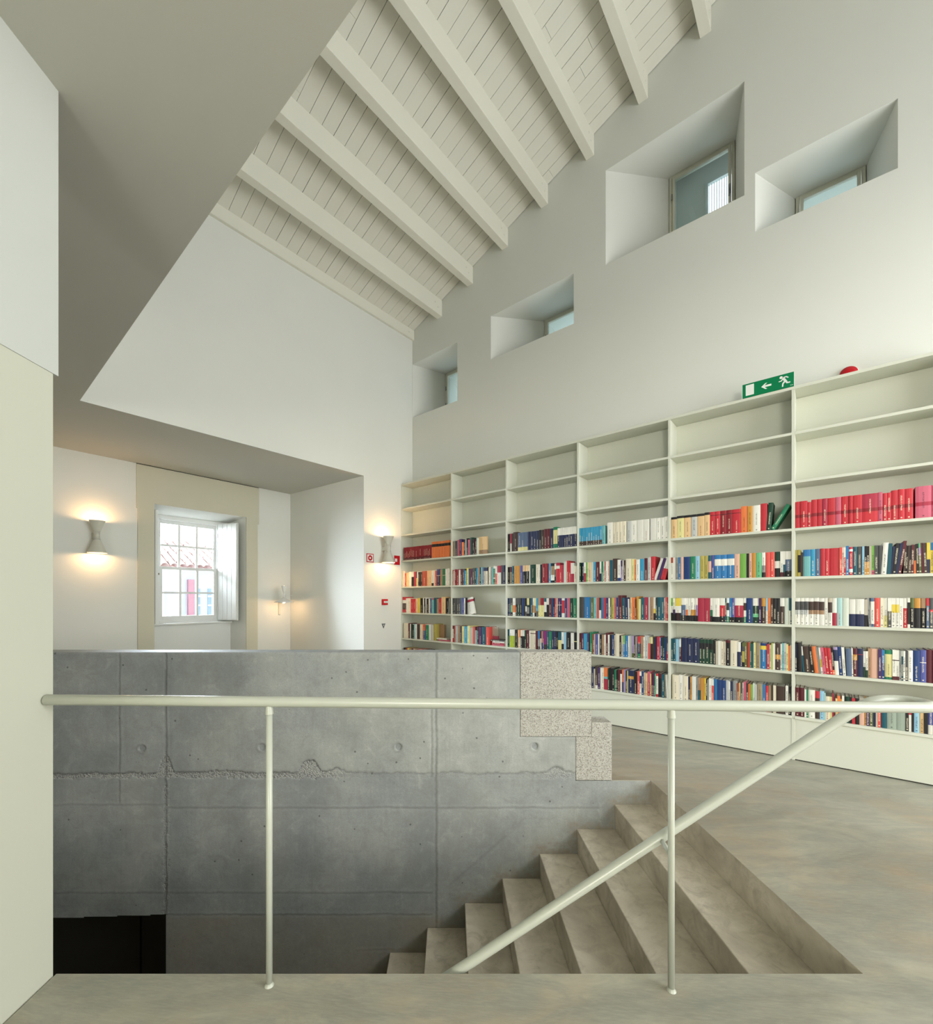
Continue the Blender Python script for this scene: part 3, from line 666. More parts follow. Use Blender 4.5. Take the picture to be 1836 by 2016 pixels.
# ------------------------------------------------------------------ bookcase
DIV = [0.0, 1.118, 2.111, 3.148, 4.175, 5.215, 6.25]
SH = [.318, .722, 1.150, 1.586, 2.025, 2.458, 2.900]      # centres of the boards
bc = empty('bookcase', ROOM, RZ); tag(bc, 'built-in cream bookcase of wide bays filling the lower wall', 'bookcase')
TT = .024; SB = M['shelf']; FR = BS
for i, d in enumerate(DIV):
    a_ = max(d - TT / 2, 0.001); MB().box((a_, FR + .001, -.07), (d + TT / 2, -.003, 3.30)).build('upright', SB, bc, bevel=.0015)
MB().box((0.001, FR, 3.302), (6.262, -.003, 3.328)).build('top_board', SB, bc, bevel=.0015)
for i in range(6):
    a0, a1 = DIV[i] + TT / 2, DIV[i + 1] - TT / 2
    if i == 0: a0 = .014
    for k, z in enumerate(SH):
        MB().box((a0, FR + (.0 if k else -.006), z - TT / 2), (a1, -.012, z + TT / 2)).build('shelf', SB, bc, bevel=.0015)
    MB().box((a0, -.012, -.07), (a1, -.003, 3.30)).build('back_panel', SB, bc)
    MB().box((a0 - (.0 if i else 0), FR + .006, -.06), (a1, FR + .022, SH[0] - TT / 2)).build('plinth_panel', SB, bc)
MB().box((0.002, FR + .03, -.078), (6.25, FR + .045, -.058)).build('plinth_gap', M['gap'], bc)

# ------------------------------------------------------------------ books
PAL = dict(W=(226, 224, 212), C=(224, 214, 188), I=(190, 180, 160), T=(165, 130, 95), N=(70, 52, 44), K=(30, 28, 30), G=(75, 76, 76), g=(140, 142, 138), L=(185, 188, 184),
           B=(32, 42, 78), n=(22, 58, 115), u=(75, 82, 150), b=(25, 115, 175), c=(30, 150, 190), t=(12, 85, 100), q=(110, 180, 180), a=(165, 205, 202), s=(140, 190, 215), S=(85, 105, 135),
           R=(198, 28, 44), r=(172, 32, 62), d=(140, 18, 32), M=(92, 26, 36), x=(168, 62, 38), m=(222, 74, 62), O=(232, 118, 45), P=(200, 88, 112), p=(225, 175, 150), F=(226, 188, 132),
           Y=(222, 196, 50), y=(220, 212, 140), z=(176, 162, 70), D=(200, 140, 40), Z=(172, 190, 35), l=(118, 175, 70), e=(22, 125, 85), j=(100, 185, 130), E=(22, 62, 44), o=(92, 100, 50),
           V=(66, 40, 92), v=(165, 145, 185), f=(140, 30, 110), w=(208, 216, 200), h=(152, 166, 150), k=(150, 136, 105))
NAME = dict(W='white', C='cream', I='beige', T='tan', N='dark brown', K='black', G='charcoal', g='grey', L='light grey', B='navy', n='royal blue', u='violet-blue', b='blue', c='cyan blue',
            t='petrol blue', q='turquoise', a='pale aqua', s='sky blue', S='slate blue', R='bright red', r='crimson', d='dark red', M='maroon', x='rust', m='salmon red', O='orange', P='pink',
            p='peach', F='sand', Y='yellow', y='pale yellow', z='mustard', D='gold', Z='lime', l='light green', e='green', j='mint', E='dark green', o='olive', V='purple', v='lavender',
            f='magenta', w='off-white', h='grey-green', k='khaki')
RED = 'R.5d.62R'
# x: right edge of each spine in a strip of the picture; bands of colour from the top; height in cm; lean in degrees
ROWS = [
 (5, 4, 1555, .15305, 60, 24, "128:X 222:X 270:X:22.5 345:X 413:X 477:r.5d.62r 580:X 655:P.5r.62P 755:X 802:X 927:X 1130:r.5d.62R 1192:P.5r.62P 1245:X:23 1298:X:23 1388:X:24.5 1472:X:24.5 1583:X:24.5 1608:_ 1820:P.5r.62P:25 1890:P.5r.62P:25"),
 (5, 3, 1555, .15305, 62, 24, "98:z 133:z.2K.85z 165:N:21.5 262:b.25q 322:c 390:S 448:R 502:R 632:R 670:m 690:W 716:W.35R 755:b:25 805:R.08W.16R.78W.9R 860:t 925:G 955:s 985:K.55D 1017:K.55D 1045:I 1085:l.85P 1130:G 1183:G 1255:W:26:3 1303:t:25:3 1340:B:22.5:4 1385:K:25:5 1425:B:25:6 1465:M:26.5:7 1492:N:23:3 1512:K:22.5:3 1532:N:22.5:2 1560:K.5N:22.5:2 1590:M:23:1 1620:N.55O:23 1655:K:23.5:-1 1685:j.15v.4o:24:-1 1715:M:24:-2 1755:N:24:-2 1802:Y.55B:24 1845:b.25Y:24 1890:z:24"),
 (5, 2, 1555, .15305, 62, 24, "125:W.13G.45L.62W 183:W.13G.45L.62W 237:W.13G.45L.62W 303:W.13N.45T.6W 373:W.13N.45T.6W 440:W.13N.45T.6W 487:W 540:I.15N.53W 600:W.54r 670:a 755:w 845:W.55B:23 955:W.55B:23 998:I.58K:23 1030:g:24:-3 1085:S.12W.9S 1160:m 1200:C 1255:W.6y 1303:W.45G 1352:W.22Y.5W 1403:W.22Y.5W 1452:W 1508:W.34R 1542:W.15K.88W 1595:o.33K 1675:D.33K 1752:T.33K 1787:R.25S 1845:G.38R.46G 1890:K"),
 (5, 1, 1555, .15305, 66, 25, "82:B 150:K:26.5:-2 172:W.35t:23:-4 255:N:23.5:-4 290:K:23.5:-5 350:O.85O:23.5:-6 380:g:23:-6 405:W.45Y.75W:23:-5 445:P:23:-5 490:R:23:-5 535:R:23:-5 560:K.83O:24:-4 618:v.1B.5W:24:-3 668:n:24.5:-3 705:W:24.5:-3 718:_ 790:S:23.5:-2 808:W:24:-1 862:M.22D.42M:24 940:B.2R.215B:24 972:W.6E:22 1000:W.72E:22 1035:T:24.5 1130:p:24.5 1178:V:24.5 1215:b.45n:24 1315:e.14y.92e:24 1357:W.33N.36W.88M:24.5 1402:W.33N.36W.88M:24.5 1430:g:24 1455:w.18t:24 1480:W:24 1515:G:24 1578:W:24.5 1668:n:25 1752:u.38W.4u:25.5 1825:M:26 1890:M:26"),
 (5, 0, 1555, .15305, 60, 25, "122:M:26 183:M:26 207:W:25 232:e:25 320:W:25 380:R.25N:24.5 435:s:25 455:a:24 505:C:21 540:y:21 558:r:24 582:M:21 605:y:20 645:O:22.5 665:D:20 695:W:23 712:K:22 765:E:22.5 795:K:22.5 835:R:22 888:K:22 960:I.55p:22.5 978:D:22.5 1020:Y.2V:22 1065:o:22 1100:B:21.5 1125:I:22 1165:m:22 1245:t:22 1365:h:24 1485:h:24 1525:K:22.5 1558:R.4W:22.5 1592:K:22.5 1660:s:23 1725:F:23.5 1772:K:24 1845:W.1u.7W:24.5 1890:W:24"),
 (4, 4, 1312, .13834, 62, 23.5, "145:K.11F:22.5 243:K.11y:23 347:K.11F:23 432:K.11L:23 535:K.11F:23 612:K.11F:23.5 690:R.15K.17R 760:R.15K.17R 848:d.15K.17d 930:d.15K.17d 1055:R.15K.17R 1147:O:25.5 1222:D:25 1333:W:25 1430:R:26 1500:E:26:4 1602:_ 1664:e:25:29"),
 (4, 3, 1312, .13834, 62, 23.5, "90:x.25W 122:W 170:g 197:b 238:p 333:n 408:e 473:s 535:z 588:z 632:t.25p.72t 680:u 770:b.18W.46b 852:b.18W.46b 963:b.18W.46b 1042:p 1135:l 1175:K 1210:p 1270:D 1352:j 1402:W.52g.8K 1468:m 1535:m 1615:E.37W.65K 1655:W.82M 1685:W.52t.82K 1778:W.32S.77K"),
 (4, 2, 1312, .13834, 60, 24, "88:l.35W.65K 118:W.5V.7K 205:Y.35W.65K 268:W.3S.75K 300:W.5O.75K 342:W.75K 380:W.5D.75K 415:W.5D.75K 440:W.3v.75K 530:r 620:r 652:W.5e.75K 752:W.78K 832:W.3R.75K 850:t 888:W.2N.5W.75e 925:b.78K 965:u.78K 1095:W.3r.78K 1130:W.2N.5W.75e 1225:n 1310:W.3E.62j.76E 1345:V 1410:D.32N 1437:s.5W 1480:O 1515:N 1560:K 1612:K 1675:W.32N 1740:w 1760:t.48W 1780:t"),
 (4, 1, 1312, .13834, 60, 23.5, "92:t 125:t 180:s 203:W.35M 285:B:25 372:B:25 460:B:25 503:E.15K.4E:24.5 550:E.15K.4E:24.5 602:E.15K.4E:24.5 660:E.15K.4E:24.5 697:K:24 715:I 775:W:24 808:C 840:I:24 905:M.1K:25 1000:C:25 1052:W.4B:24 1068:B 1108:o.15G.35z.8K 1142:o:24 1188:x:24 1203:e 1235:t:23 1265:y:24 1332:k:24 1425:n.1Y.25b:24 1462:R:23.5 1488:I:23 1508:Z:24.5 1542:W:24.5 1618:N.42D.6N:24.5 1642:W:24.5 1668:q:25 1700:L:25 1728:y:24.5 1758:O:23 1780:W:24"),
 (4, 0, 1312, .13834, 75, 24.5, "172:C:26 230:W:26.5 305:C:26 333:B:25.5 357:D:25.5 415:W:26 442:g:25.5 485:T.5t:25.5 510:D:25.5 540:D:25.5 557:Y:25.5 575:K.3K:25 598:g:24.5 640:W:26 668:W.25m:25.5 720:b:25.5 780:n:25.5 845:n:25.5 880:L:26 903:W:25 942:B:25 1002:g:26 1028:x:24 1050:y:24.5 1078:G:24.5 1092:W:25 1130:P:26 1160:N:25 1195:O:24.5 1225:l:24.5 1255:w:25.5 1282:L:25 1365:k.65K:25.5 1405:b:25.5 1447:R:24.5 1490:k:25 1515:N:25 1555:C:25.5 1680:N:25.5 1690:_ 1730:W:26.5 1768:K:26"),
 (3, 4, 1134, .10349, 48, 21.5, "92:c.75N 136:c.75N 180:c.75N 224:c.75N 268:c.75N 312:c.75N 357:c.75N 401:c.75N 446:c.75N 490:c.75N 545:q:22 588:_ 690:W:24.5 747:C:24 812:C:24 872:C:24 952:C:24 962:_ 1037:L:23.5 1155:W:23.5 1272:W:23.5 1390:W:23.5 1405:_ 1520:W:23.5 1603:W:23.5 1680:W:23.5 1752:W:24"),
 (3, 3, 1134, .10349, 50, 23.5, "92:E 115:_ 140:B 185:W.55r 212:l 235:W 278:F 325:w 365:c 445:M 475:W.6B 515:e 535:W 555:x 600:W 628:p 692:t:24.5 782:N:26 848:W.85n:24.5 880:V.3v 900:W 937:N 1040:C:25 1112:y:24.5 1132:O 1205:W 1292:c:24 1357:M:24.5 1415:L:25 1500:R:26 1540:_ 1595:W:24:18 1655:V:24:17 1745:W.5R:24:14"),
 (3, 2, 1134, .10349, 50, 24.5, "152:G:25.5 270:b:25 330:o 385:q 430:m 470:E.6W 515:b 555:R.02R 612:V 640:W:24 665:o:24 722:z:24.5 760:P 800:n 870:M:27:-2 920:t:24.5:-2 985:B:24.5:-2 1010:W:23:-1 1027:V 1057:F:25 1120:O:24.5 1140:N:23 1182:D:26 1227:y:23 1295:t:24.5 1372:r:25 1402:L:25 1467:T:25 1512:W.5Y.7K:25 1530:N 1620:t:25 1672:t:25 1690:L 1732:m:25 1760:B"),
 (3, 1, 1134, .10349, 50, 24, "102:M 140:V 205:c 240:V 255:_ 315:e:26 342:x 355:W 415:u 440:W 485:K 530:T 560:W 602:M:26 632:W 675:K 722:n 742:I 822:C:25.5 850:K 890:I 925:l.4b 985:b 1010:W 1060:L 1095:v.8o 1122:N 1160:g 1225:R.33B.8e 1278:O.02T 1300:W 1370:L:25.5 1410:I.28m 1452:y.3K 1490:N 1530:B 1585:R:25 1605:v 1640:B 1680:E 1720:n 1760:G.6R"),
 (3, 0, 1134, .10349, 60, 24.5, "110:K 160:W 230:B 290:M 332:B:25 358:I:23 405:N.85W:26 458:V:25 488:W:25 522:C:25 600:O.4q.5r:25.5 628:E:25 682:K:26 720:K:26 765:e:24.5 780:K:24 835:M:25 870:M.18W:25 897:O.55B:25.5 942:v:25.5 962:K:25 985:y:25 1090:B.25D.38B:25.5 1160:K:24.5 1200:m:25.5 1240:W.18B.52W:25.5 1282:n:25.5 1305:I:25 1352:F:24.5 1402:P.42r:26 1425:F:24.5 1462:M:25 1495:V:25.5 1512:j:25 1555:R.1W.88R:25 1620:M.2K:25.5 1682:t:25 1700:k:25 1747:W:25:-3 1762:K:24.5"),
 (2, 4, 990, .08279, 56, 24.5, "110:K 165:K 205:r.55W 238:N.1N:24.5 348:N:26 430:S.8y:24.5 500:S.8y:24.5 580:S.8y:24.5 650:B 722:B 782:B 850:B 905:K:25 970:N:25 1040:M:25.5 1118:M:25.5 1190:B:25.5 1290:e.14y.8e:26.5 1345:W.37B 1395:W.37B 1445:W.37B 1495:W.37B 1545:W.37B 1595:W.37B 1645:W.37B 1695:W.37B 1745:W.37B"),
 (2, 3, 990, .08279, 88, 23, "158:K 207:M.3k 262:t:24 330:D:24 398:D:24 460:u:24 540:F.33K:24 620:F.33K:24 642:W:24 778:E:24.5 855:C:24.5 877:W:24.5 925:K:24 1010:d:25 1085:d:25 1130:c:25 1222:K.15T.6W.88K:25 1255:W.3K:24 1342:r.15W.3R:25 1390:R:22 1440:r:22 1510:w:26 1555:R:27 1605:R:25 1685:W.56r:24 1757:C:20"),
 (2, 2, 990, .08279, 90, 24, "140:n 180:G 225:G.4j.8K 290:W.4O.8W 335:G.35K 395:G.35E 445:K 490:n 530:B.4K 557:K.45W.75K 620:y.38E.5g.85K 650:K 702:t 742:W.4D.8W 780:y.42T.8K 832:c.7K 880:T.38y 970:d.38y 1027:t.2W.75K 1087:W.35K 1150:M 1192:n 1228:B 1275:m 1292:C 1390:V.35W.37B 1460:W.12R.78W 1518:n 1582:P 1665:E 1748:e"),
 (2, 1, 990, .08279, 90, 24, "150:t 212:W.35Z 275:W.35Z 350:K 382:F 412:O.42W 458:W.33K 512:W.33K 545:E 620:M 642:W 685:C.13M.17C 728:C.13M.17C 772:C.13M.17C 817:M 882:b.42g.82K 912:K.4W 942:O.62B 965:u 1038:f.7N 1090:t 1152:e 1210:B 1262:B 1300:K 1385:t.42y 1440:W.6K 1497:s.9K 1605:K 1682:W 1748:K.42y.46K"),
 (0, 4, 785, .1171, 78, 21.5, ' '.join('%d:d.8M' % (78 + 22.4 * (i + 1)) for i in range(21)) + " 603:O.15K.32O:25.5 655:O.15K.32O:25.5 705:O.15K.32O:25.5 757:O.15K.32O:25.5 808:O.15K.32O:25.5 853:O.15K.32O:25.5"),
 (1, 4, 785, .1171, 880, 23, "905:L:19 940:T 980:t 1008:m:24 1052:V:25 1090:O:20 1112:K 1132:L 1158:K:25 1192:P 1240:E:25.5 1260:K 1282:M 1302:K 1322:w:24"),
 (0, 3, 785, .1171, 60, 23, "100:C:26 120:R:22 145:F:23 165:y:23 208:W:24 248:W.35K:24 285:r:24 305:B.45Y:24 320:W:24 345:K 372:K 387:N 470:x:24 500:F:24.5 545:F:24.5 580:W.82K:24 605:C:24 630:m:23.5 690:n.38W.4B:26 727:T:25 778:e.38W.4e:26 805:W:25.5 828:W:26 852:W:26"),
 (1, 3, 785, .1171, 880, 24, "910:x:23 935:W:22 968:d:24 1002:d:24 1032:W:23 1067:M:24 1100:G:24 1135:K.1c:24 1168:Y:25 1200:n:24 1232:M:24 1265:G:24.5 1300:E:24.5 1327:c:24 1355:T:25 1378:K:25 1400:q:25 1422:S:24.5 1457:B.2I:24 1492:B.2C:24 1505:K:25 1540:C:25 1562:g:24 1583:q:24 1615:W.15e.65W.7e:26 1648:W.4m:25 1712:r.37W:25.5 1745:G:26 1787:B:26"),
 (0, 2, 785, .1171, 60, 24, "115:R.2W.4N.8R:26 150:W:24 195:C:24 240:R:23 278:R:23 320:F:23.5 357:Y:24.5 402:K:24 420:W:25 442:K:24 460:W:25 500:K:23.5 515:W:23 553:S 582:P.1q 632:t:24.5 665:k:23 710:R:24 782:F:26 802:K:24 830:K:23 852:g:24:3"),
 (1, 2, 785, .1171, 888, 24, "918:G 945:G 972:G 1002:G 1030:G 1062:S:24.5 1095:u:24.5 1113:W 1135:K:24.5"),
 (0, 1, 785, .1171, 75, 24, "115:C:25 155:C:25 182:M:25 200:W 228:E:24 250:W.02K:24 275:a:24 300:W:24 350:x.02N:24.5 380:C:24.5 402:F:24.5 442:m.4u:24.5 498:W.02e:24.5 535:W:25 568:L:25 575:W 620:z:26"),
 (1, 1, 785, .1171, 880, 24, "917:M.2W.75R:25 945:x:25 990:L:25 1020:T:25 1057:G:25 1097:Z.01y:25 1145:S.02c:25.5 1185:y:26 1240:I:23.5 1278:m:25 1310:K.2q:25 1342:M:25 1390:V:25 1460:E.01t:25.5 1515:m:25.5"),
 (0, 0, 785, .1171, 80, 24, "110:K 140:x 175:Y 205:T 240:M 270:F 300:T 330:x 360:P 385:O 420:M 450:M 480:N"),
]
BAYN = ['leftmost bay', 'second bay', 'third bay', 'fourth bay', 'fifth bay', 'rightmost bay']
ROWN = ['lowest shelf', 'second shelf up', 'third shelf up', 'fourth shelf up', 'fifth shelf up']
ORD = ['', 'first', 'second', 'third', 'fourth', 'fifth', 'sixth', 'seventh', 'eighth', 'ninth', 'tenth', 'eleventh', 'twelfth', 'thirteenth', 'fourteenth', 'fifteenth', 'sixteenth', 'seventeenth', 'eighteenth', 'nineteenth', 'twentieth']
def ordn(n):
    if n <= 20: return ORD[n]
    tens = {2: 'twenty', 3: 'thirty', 4: 'forty'}[n // 10]
    return tens + '-' + ORD[n % 10] if n % 10 else {30: 'thirtieth', 40: 'fortieth'}[n]
def parse(sp_):
    if sp_ == 'X': sp_ = RED
    out = []; i = 0; top = 0.0
    while i < len(sp_):
        c = sp_[i]; i += 1; j = i
        while j < len(sp_) and (sp_[j].isdigit() or sp_[j] == '.'): j += 1
        fr_ = float(sp_[i:j]) if j > i else 1.0
        out.append((c, top, fr_)); top = fr_; i = j
    if out[-1][2] < 1: out[-1] = (out[-1][0], out[-1][1], 1.0)
    return out
rb = random.Random(77)
def shade(c, jit):
    v = lin(PAL[c]); g_ = sum(v) / 3
    return tuple(min(1, (q * .9 + g_ * .1) * jit) for q in v)
def book_geo(w_, h_, d_, bands, seed, round_=True, face_out=False):
    """cover as one stack of U sections, plus the page block; returns (verts, faces, colours, inks, uvs) and the block's box"""
    t = .0022 if w_ < .03 else .003; hw = w_ / 2
    bul = min(.004, w_ * .12) if round_ else .0006
    prof = [(-hw, d_), (-hw, bul), (-hw * .6, bul * .25), (0, 0), (hw * .6, bul * .25), (hw, bul), (hw, d_), (hw - t, d_), (hw - t, bul + t), (-hw + t, bul + t), (-hw + t, d_)]
    if round_ is False: prof = [(-hw, d_), (-hw, 0), (-hw * .5, 0), (0, 0), (hw * .5, 0), (hw, 0), (hw, d_), (hw - t, d_), (hw - t, t), (-hw + t, t), (-hw + t, d_)]
    zs = [h_] + [h_ * (1 - b_[2]) for b_ in bands]; zs[-1] = 0.0
    n = len(prof); V = []; Fc = []; C = []; I = []; U = []
    dom = max(bands, key=lambda q: q[2] - q[1])[0]; dc = PAL[dom]; lum = (dc[0] * .3 + dc[1] * .6 + dc[2] * .1)
    ink = lin((235, 225, 200)) if lum < 120 else (lin((50, 45, 45)) if seed > .3 else lin((150, 40, 40)))
    jit = 1 + (seed - .5) * .14
    for z in zs: V += [(x, y, z) for x, y in prof]
    for k, (c, f0, f1) in enumerate(bands):
        col = shade(c, jit)
        for i in range(n):
            j = (i + 1) % n; Fc.append((k * n + i, (k + 1) * n + i, (k + 1) * n + j, k * n + j)); C.append(col)
            sp_ = 1 <= i <= 4; I.append((*ink, (seed * .9 + .05) if sp_ and seed > .25 else 0.0))
            us = [prof[i][0] / .03, prof[j][0] / .03]
            U.append([(us[0], zs[k] / h_), (us[0], zs[k + 1] / h_), (us[1], zs[k + 1] / h_), (us[1], zs[k] / h_)])
    # three strips close the top and bottom of the U
    L0 = (len(zs) - 1) * n
    ctop = shade(bands[0][0], jit); cbot = shade(bands[-1][0], jit)
    strips = [(0, 1, 9, 10), (1, 2, 3, 4, 5, 8, 9), (5, 6, 7, 8)]
    for s_ in strips:
        Fc.append(s_); C.append(ctop); I.append((*ink, 0)); U.append([(0, 0)] * len(s_))
        Fc.append(tuple(L0 + q for q in s_[::-1])); C.append(cbot); I.append((*ink, 0)); U.append([(0, 0)] * len(s_))
    pg = ((-hw + t, bul + t, .003), (hw - t, d_ - .003, h_ - .003))
    return V, Fc, C, I, U, pg
def fill_attrs(me, C, I, U):
    ca = me.color_attributes.new('col', 'FLOAT_COLOR', 'CORNER'); ci = me.color_attributes.new('ink', 'FLOAT_COLOR', 'CORNER'); uv = me.uv_layers.new(name='spine')
    cc = []; ii = []; uu = []
    for poly, c, i_, u_ in zip(me.polygons, C, I, U):
        for q in range(poly.loop_total): cc += [*c, 1]; ii += list(i_); uu += list(u_[q])
    ca.data.foreach_set('color', cc); ci.data.foreach_set('color', ii); uv.data.foreach_set('uv', uu)
M['pages'] = plaster('book_pages', (.62, .60, .52), .04, .9, .2)
books = []
for bay, row, cx0, cs, start, dh, txt in ROWS:
    e0 = start; k = 0
    zsh = SH[row] + TT / 2
    for tok in txt.split():
        p_ = tok.split(':'); e1 = float(p_[0]); spec = p_[1]
        h_ = (float(p_[2]) if len(p_) > 2 and p_[2] else dh) / 100; lean = float(p_[3]) if len(p_) > 3 else 0.0
        yb = BS + .012 + rb.random() * .006
        aa, Ya = on_b(cx0 + e0 * cs, yb); ab, Yb = on_b(cx0 + e1 * cs, yb); e0 = e1
        if spec == '_': continue
        k += 1; aa = max(aa, DIV[bay] + TT / 2 + .001); ab = min(ab, DIV[bay + 1] - TT / 2 - .001)
        if ab - aa < .004: continue
        w_ = (ab - aa) * .985; h_ *= 1 + (rb.random() - .5) * .012
        books.append(dict(bay=bay, row=row, k=k, a=(aa + ab) / 2, w=w_, h=h_, lean=lean, b=yb, z=zsh, bands=parse(spec), area=w_ * h_ * (F / Ya) ** 2 * .9, seed=rb.random(), d=min(.17 + rb.random() * .03, .235)))
# books hidden behind the parapet count for little
for bk in books:
    if bk['row'] == 0 and bk['bay'] == 0: bk['area'] *= .15
    if bk['row'] == 0 and bk['bay'] == 3 and bk['a'] < DIV[3] + .17: bk['area'] = 0
books = [q for q in books if q['area'] > 0]
flat = []   # lying or special books added below count towards the 300
NIND = 292
order = sorted(books, key=lambda q: -q['area'])
for q in order[:NIND]: q['ind'] = True
SV = []; SF = []; SC = []; SI = []; SU = []
used_labels = {}
for bk in books:
    V, Fc, C, I, U, pg = book_geo(bk['w'], bk['h'], bk['d'], bk['bands'], bk['seed'], bk['w'] > .022)
    th = math.radians(bk['lean']); lift = math.sin(abs(th)) * bk['w'] / 2 + .0006
    ash = bk['a'] - math.tan(th) * bk['h'] * .5
    mw = Matrix.Translation(L(ash, bk['b'], bk['z'] + lift)) @ Matrix.Rotation(RZ, 4, 'Z') @ Matrix.Rotation(th, 4, 'Y')
    if bk.get('ind'):
        me = bpy.data.meshes.new('book'); me.from_pydata(V, [], Fc); me.materials.append(M['book']); fill_attrs(me, C, I, U)
        o = bpy.data.objects.new('book', me); sc.collection.objects.link(o)
        o.location = mw.translation; o.rotation_euler = mw.to_euler()
        c1 = NAME[bk['bands'][0][0]]; cs_ = []
        for c_, f0, f1 in bk['bands']:
            if f1 - f0 > .1 and NAME[c_] not in cs_: cs_.append(NAME[c_])
        colr = ' and '.join(cs_[:2]) if cs_ else c1
        size = 'thick' if bk['w'] > .055 else ('slim' if bk['w'] < .02 else 'medium')
        ln = ' leaning' if abs(bk['lean']) > 10 else ''
        tag(o, '%s %s%s book, %s from left, %s, %s' % (size, colr if not ln else c1, ln, ordn(bk['k']), ROWN[bk['row']], BAYN[bk['bay']]), 'book', 'books standing in the bookcase')
        pb = MB().box(*pg).build('page_block', M['pages'], o)
    else:
        def put(vs, fs, cs2, is2, us2):
            o0 = len(SV); SV.extend([tuple(mw @ Vector(v_)) for v_ in vs]); SF.extend([tuple(i + o0 for i in f) for f in fs]); SC.extend(cs2); SI.extend(is2); SU.extend(us2)
        put(V, Fc, C, I, U)
        pm = MB().box(*pg); nf = len(pm.f); put(pm.v, pm.f, [(.62, .60, .52)] * nf, [(0, 0, 0, 0)] * nf, [[(0, 0)] * 4] * nf)
me = bpy.data.meshes.new('books'); me.from_pydata(SV, [], SF); me.materials.append(M['book']); fill_attrs(me, SC, SI, SU)
o = bpy.data.objects.new('books', me); sc.collection.objects.link(o)
tag(o, 'the many thinner and farther mixed books filling the shelves between the others', 'books', kind='stuff')

# lying books and the one showing its brown cover
def lying(a0, a1, z0, th, col, label, d=.17, rot=0):
    w_ = a1 - a0
    V, Fc, C, I, U, pg = book_geo(th, w_, d, [(col, 0, 1)], .6, False)
    me = bpy.data.meshes.new('book'); me.from_pydata(V, [], Fc); me.materials.append(M['book']); fill_attrs(me, C, I, U)
    o = bpy.data.objects.new('book', me); sc.collection.objects.link(o)
    mw = Matrix.Translation(L(a0, BS + .03, z0 + th / 2)) @ Matrix.Rotation(RZ + rot, 4, 'Z') @ Matrix.Rotation(math.radians(90), 4, 'Y')
    o.location = mw.translation; o.rotation_euler = mw.to_euler(); tag(o, label, 'book', 'books lying flat on a shelf')
    MB().box(*pg).build('page_block', M['pages'], o); return o
def sa(x): return on_b(785 + x * .1171, BS + .03)[0]
z1 = SH[1] + TT / 2 + .0008
lying(sa(655), 1.10, z1, .022, 'P', 'pink book lying at the bottom of the pile, second shelf up, leftmost bay')
lying(sa(620), sa(800), z1 + .0225, .02, 'W', 'white book lying on a pink one, second shelf up, leftmost bay')
lying(sa(1562), sa(1775), z1, .022, 'P', 'pink book at the bottom of the pile, second shelf up, second bay')
lying(sa(1562), sa(1772), z1 + .0225, .018, 'r', 'crimson book in the middle of the lying pile, second shelf up, second bay')
lying(sa(1572), sa(1775), z1 + .041, .022, 'W', 'white book on the crimson one in the pile, second shelf up, second bay')
lying(sa(1540), sa(1770), z1 + .0635, .016, 'G', 'charcoal book topmost of the lying pile, second shelf up, second bay')
def cover_out(px0, px1, row, bay, h_, band, label, lean=0, b_=BS + .10, rz=0):
    a0 = on_b(px0, b_)[0]; a1 = on_b(px1, b_)[0]; w_ = a1 - a0
    V, Fc, C, I, U, pg = book_geo(w_, h_, .03, band, .5, False)
    me = bpy.data.meshes.new('book'); me.from_pydata(V, [], Fc); me.materials.append(M['book']); fill_attrs(me, C, I, U)
    o = bpy.data.objects.new('book', me); sc.collection.objects.link(o)
    o.location = L((a0 + a1) / 2, b_, SH[row] + TT / 2 + .001); o.rotation_euler = (0, math.radians(lean), RZ + rz); tag(o, label, 'book', 'books turned face out')
    MB().box(*pg).build('page_block', M['pages'], o)
cover_out(919.5, 935, 2, 1, .25, [('W', 0, .12), ('r', .12, .26), ('W', .26, 1)], 'white book with a red band leaning face out, third shelf up, second bay', lean=-13, b_=BS + .04)
cover_out(942, 958, 4, 1, .255, [('F', 0, .75), ('T', .75, 1)], 'tan book standing face out, fifth shelf up, second bay', b_=BS + .05)
cover_out(858, 874, 1, 0, .25, [('T', 0, 1)], 'brown book turned to show its cover behind the lying pink ones, leftmost bay')
cover_out(963, 980, 1, 1, .255, [('I', 0, .5), ('P', .5, 1)], 'pale pink picture-covered book standing behind the lying pile, second bay')

# ------------------------------------------------------------------ exit sign and alarm
es = empty('exit_sign', L(4.828, BS + .004, 3.332), RZ); tag(es, 'green emergency exit sign with running figure and arrow on top of the bookcase', 'exit sign')
SWd, SHt = .392, .132
MB().box((0, 0, 0), (SWd, .012, SHt)).build('sign_plate', M['green'], es)
MB().box((-.006, .001, -.003), (0, .014, SHt + .003)).build('sign_edge', M['signw'], es)
MB().box((SWd, .001, -.003), (SWd + .004, .014, SHt + .003)).build('sign_edge', M['signw'], es)
def flat_poly(mb, pts): n = len(pts); mb.add([(x, -.0008, z) for x, z in pts], [list(range(n))])
mb = MB(); flat_poly(mb, [(.026, .018), (.092, .018), (.092, .118), (.026, .118)]); mb.build('door_symbol', M['signw'], es)
mb = MB(); flat_poly(mb, [(.148, .066), (.180, .094), (.195, .094), (.174, .075), (.226, .075), (.226, .057), (.174, .057), (.195, .038), (.180, .038)]); mb.build('arrow_symbol', M['signw'], es)
mb = MB(); cxm, czm = .2985, .106
flat_poly(mb, [(cxm + .0125 * math.cos(t_ * .5236), czm + .0125 * math.sin(t_ * .5236)) for t_ in range(12)])
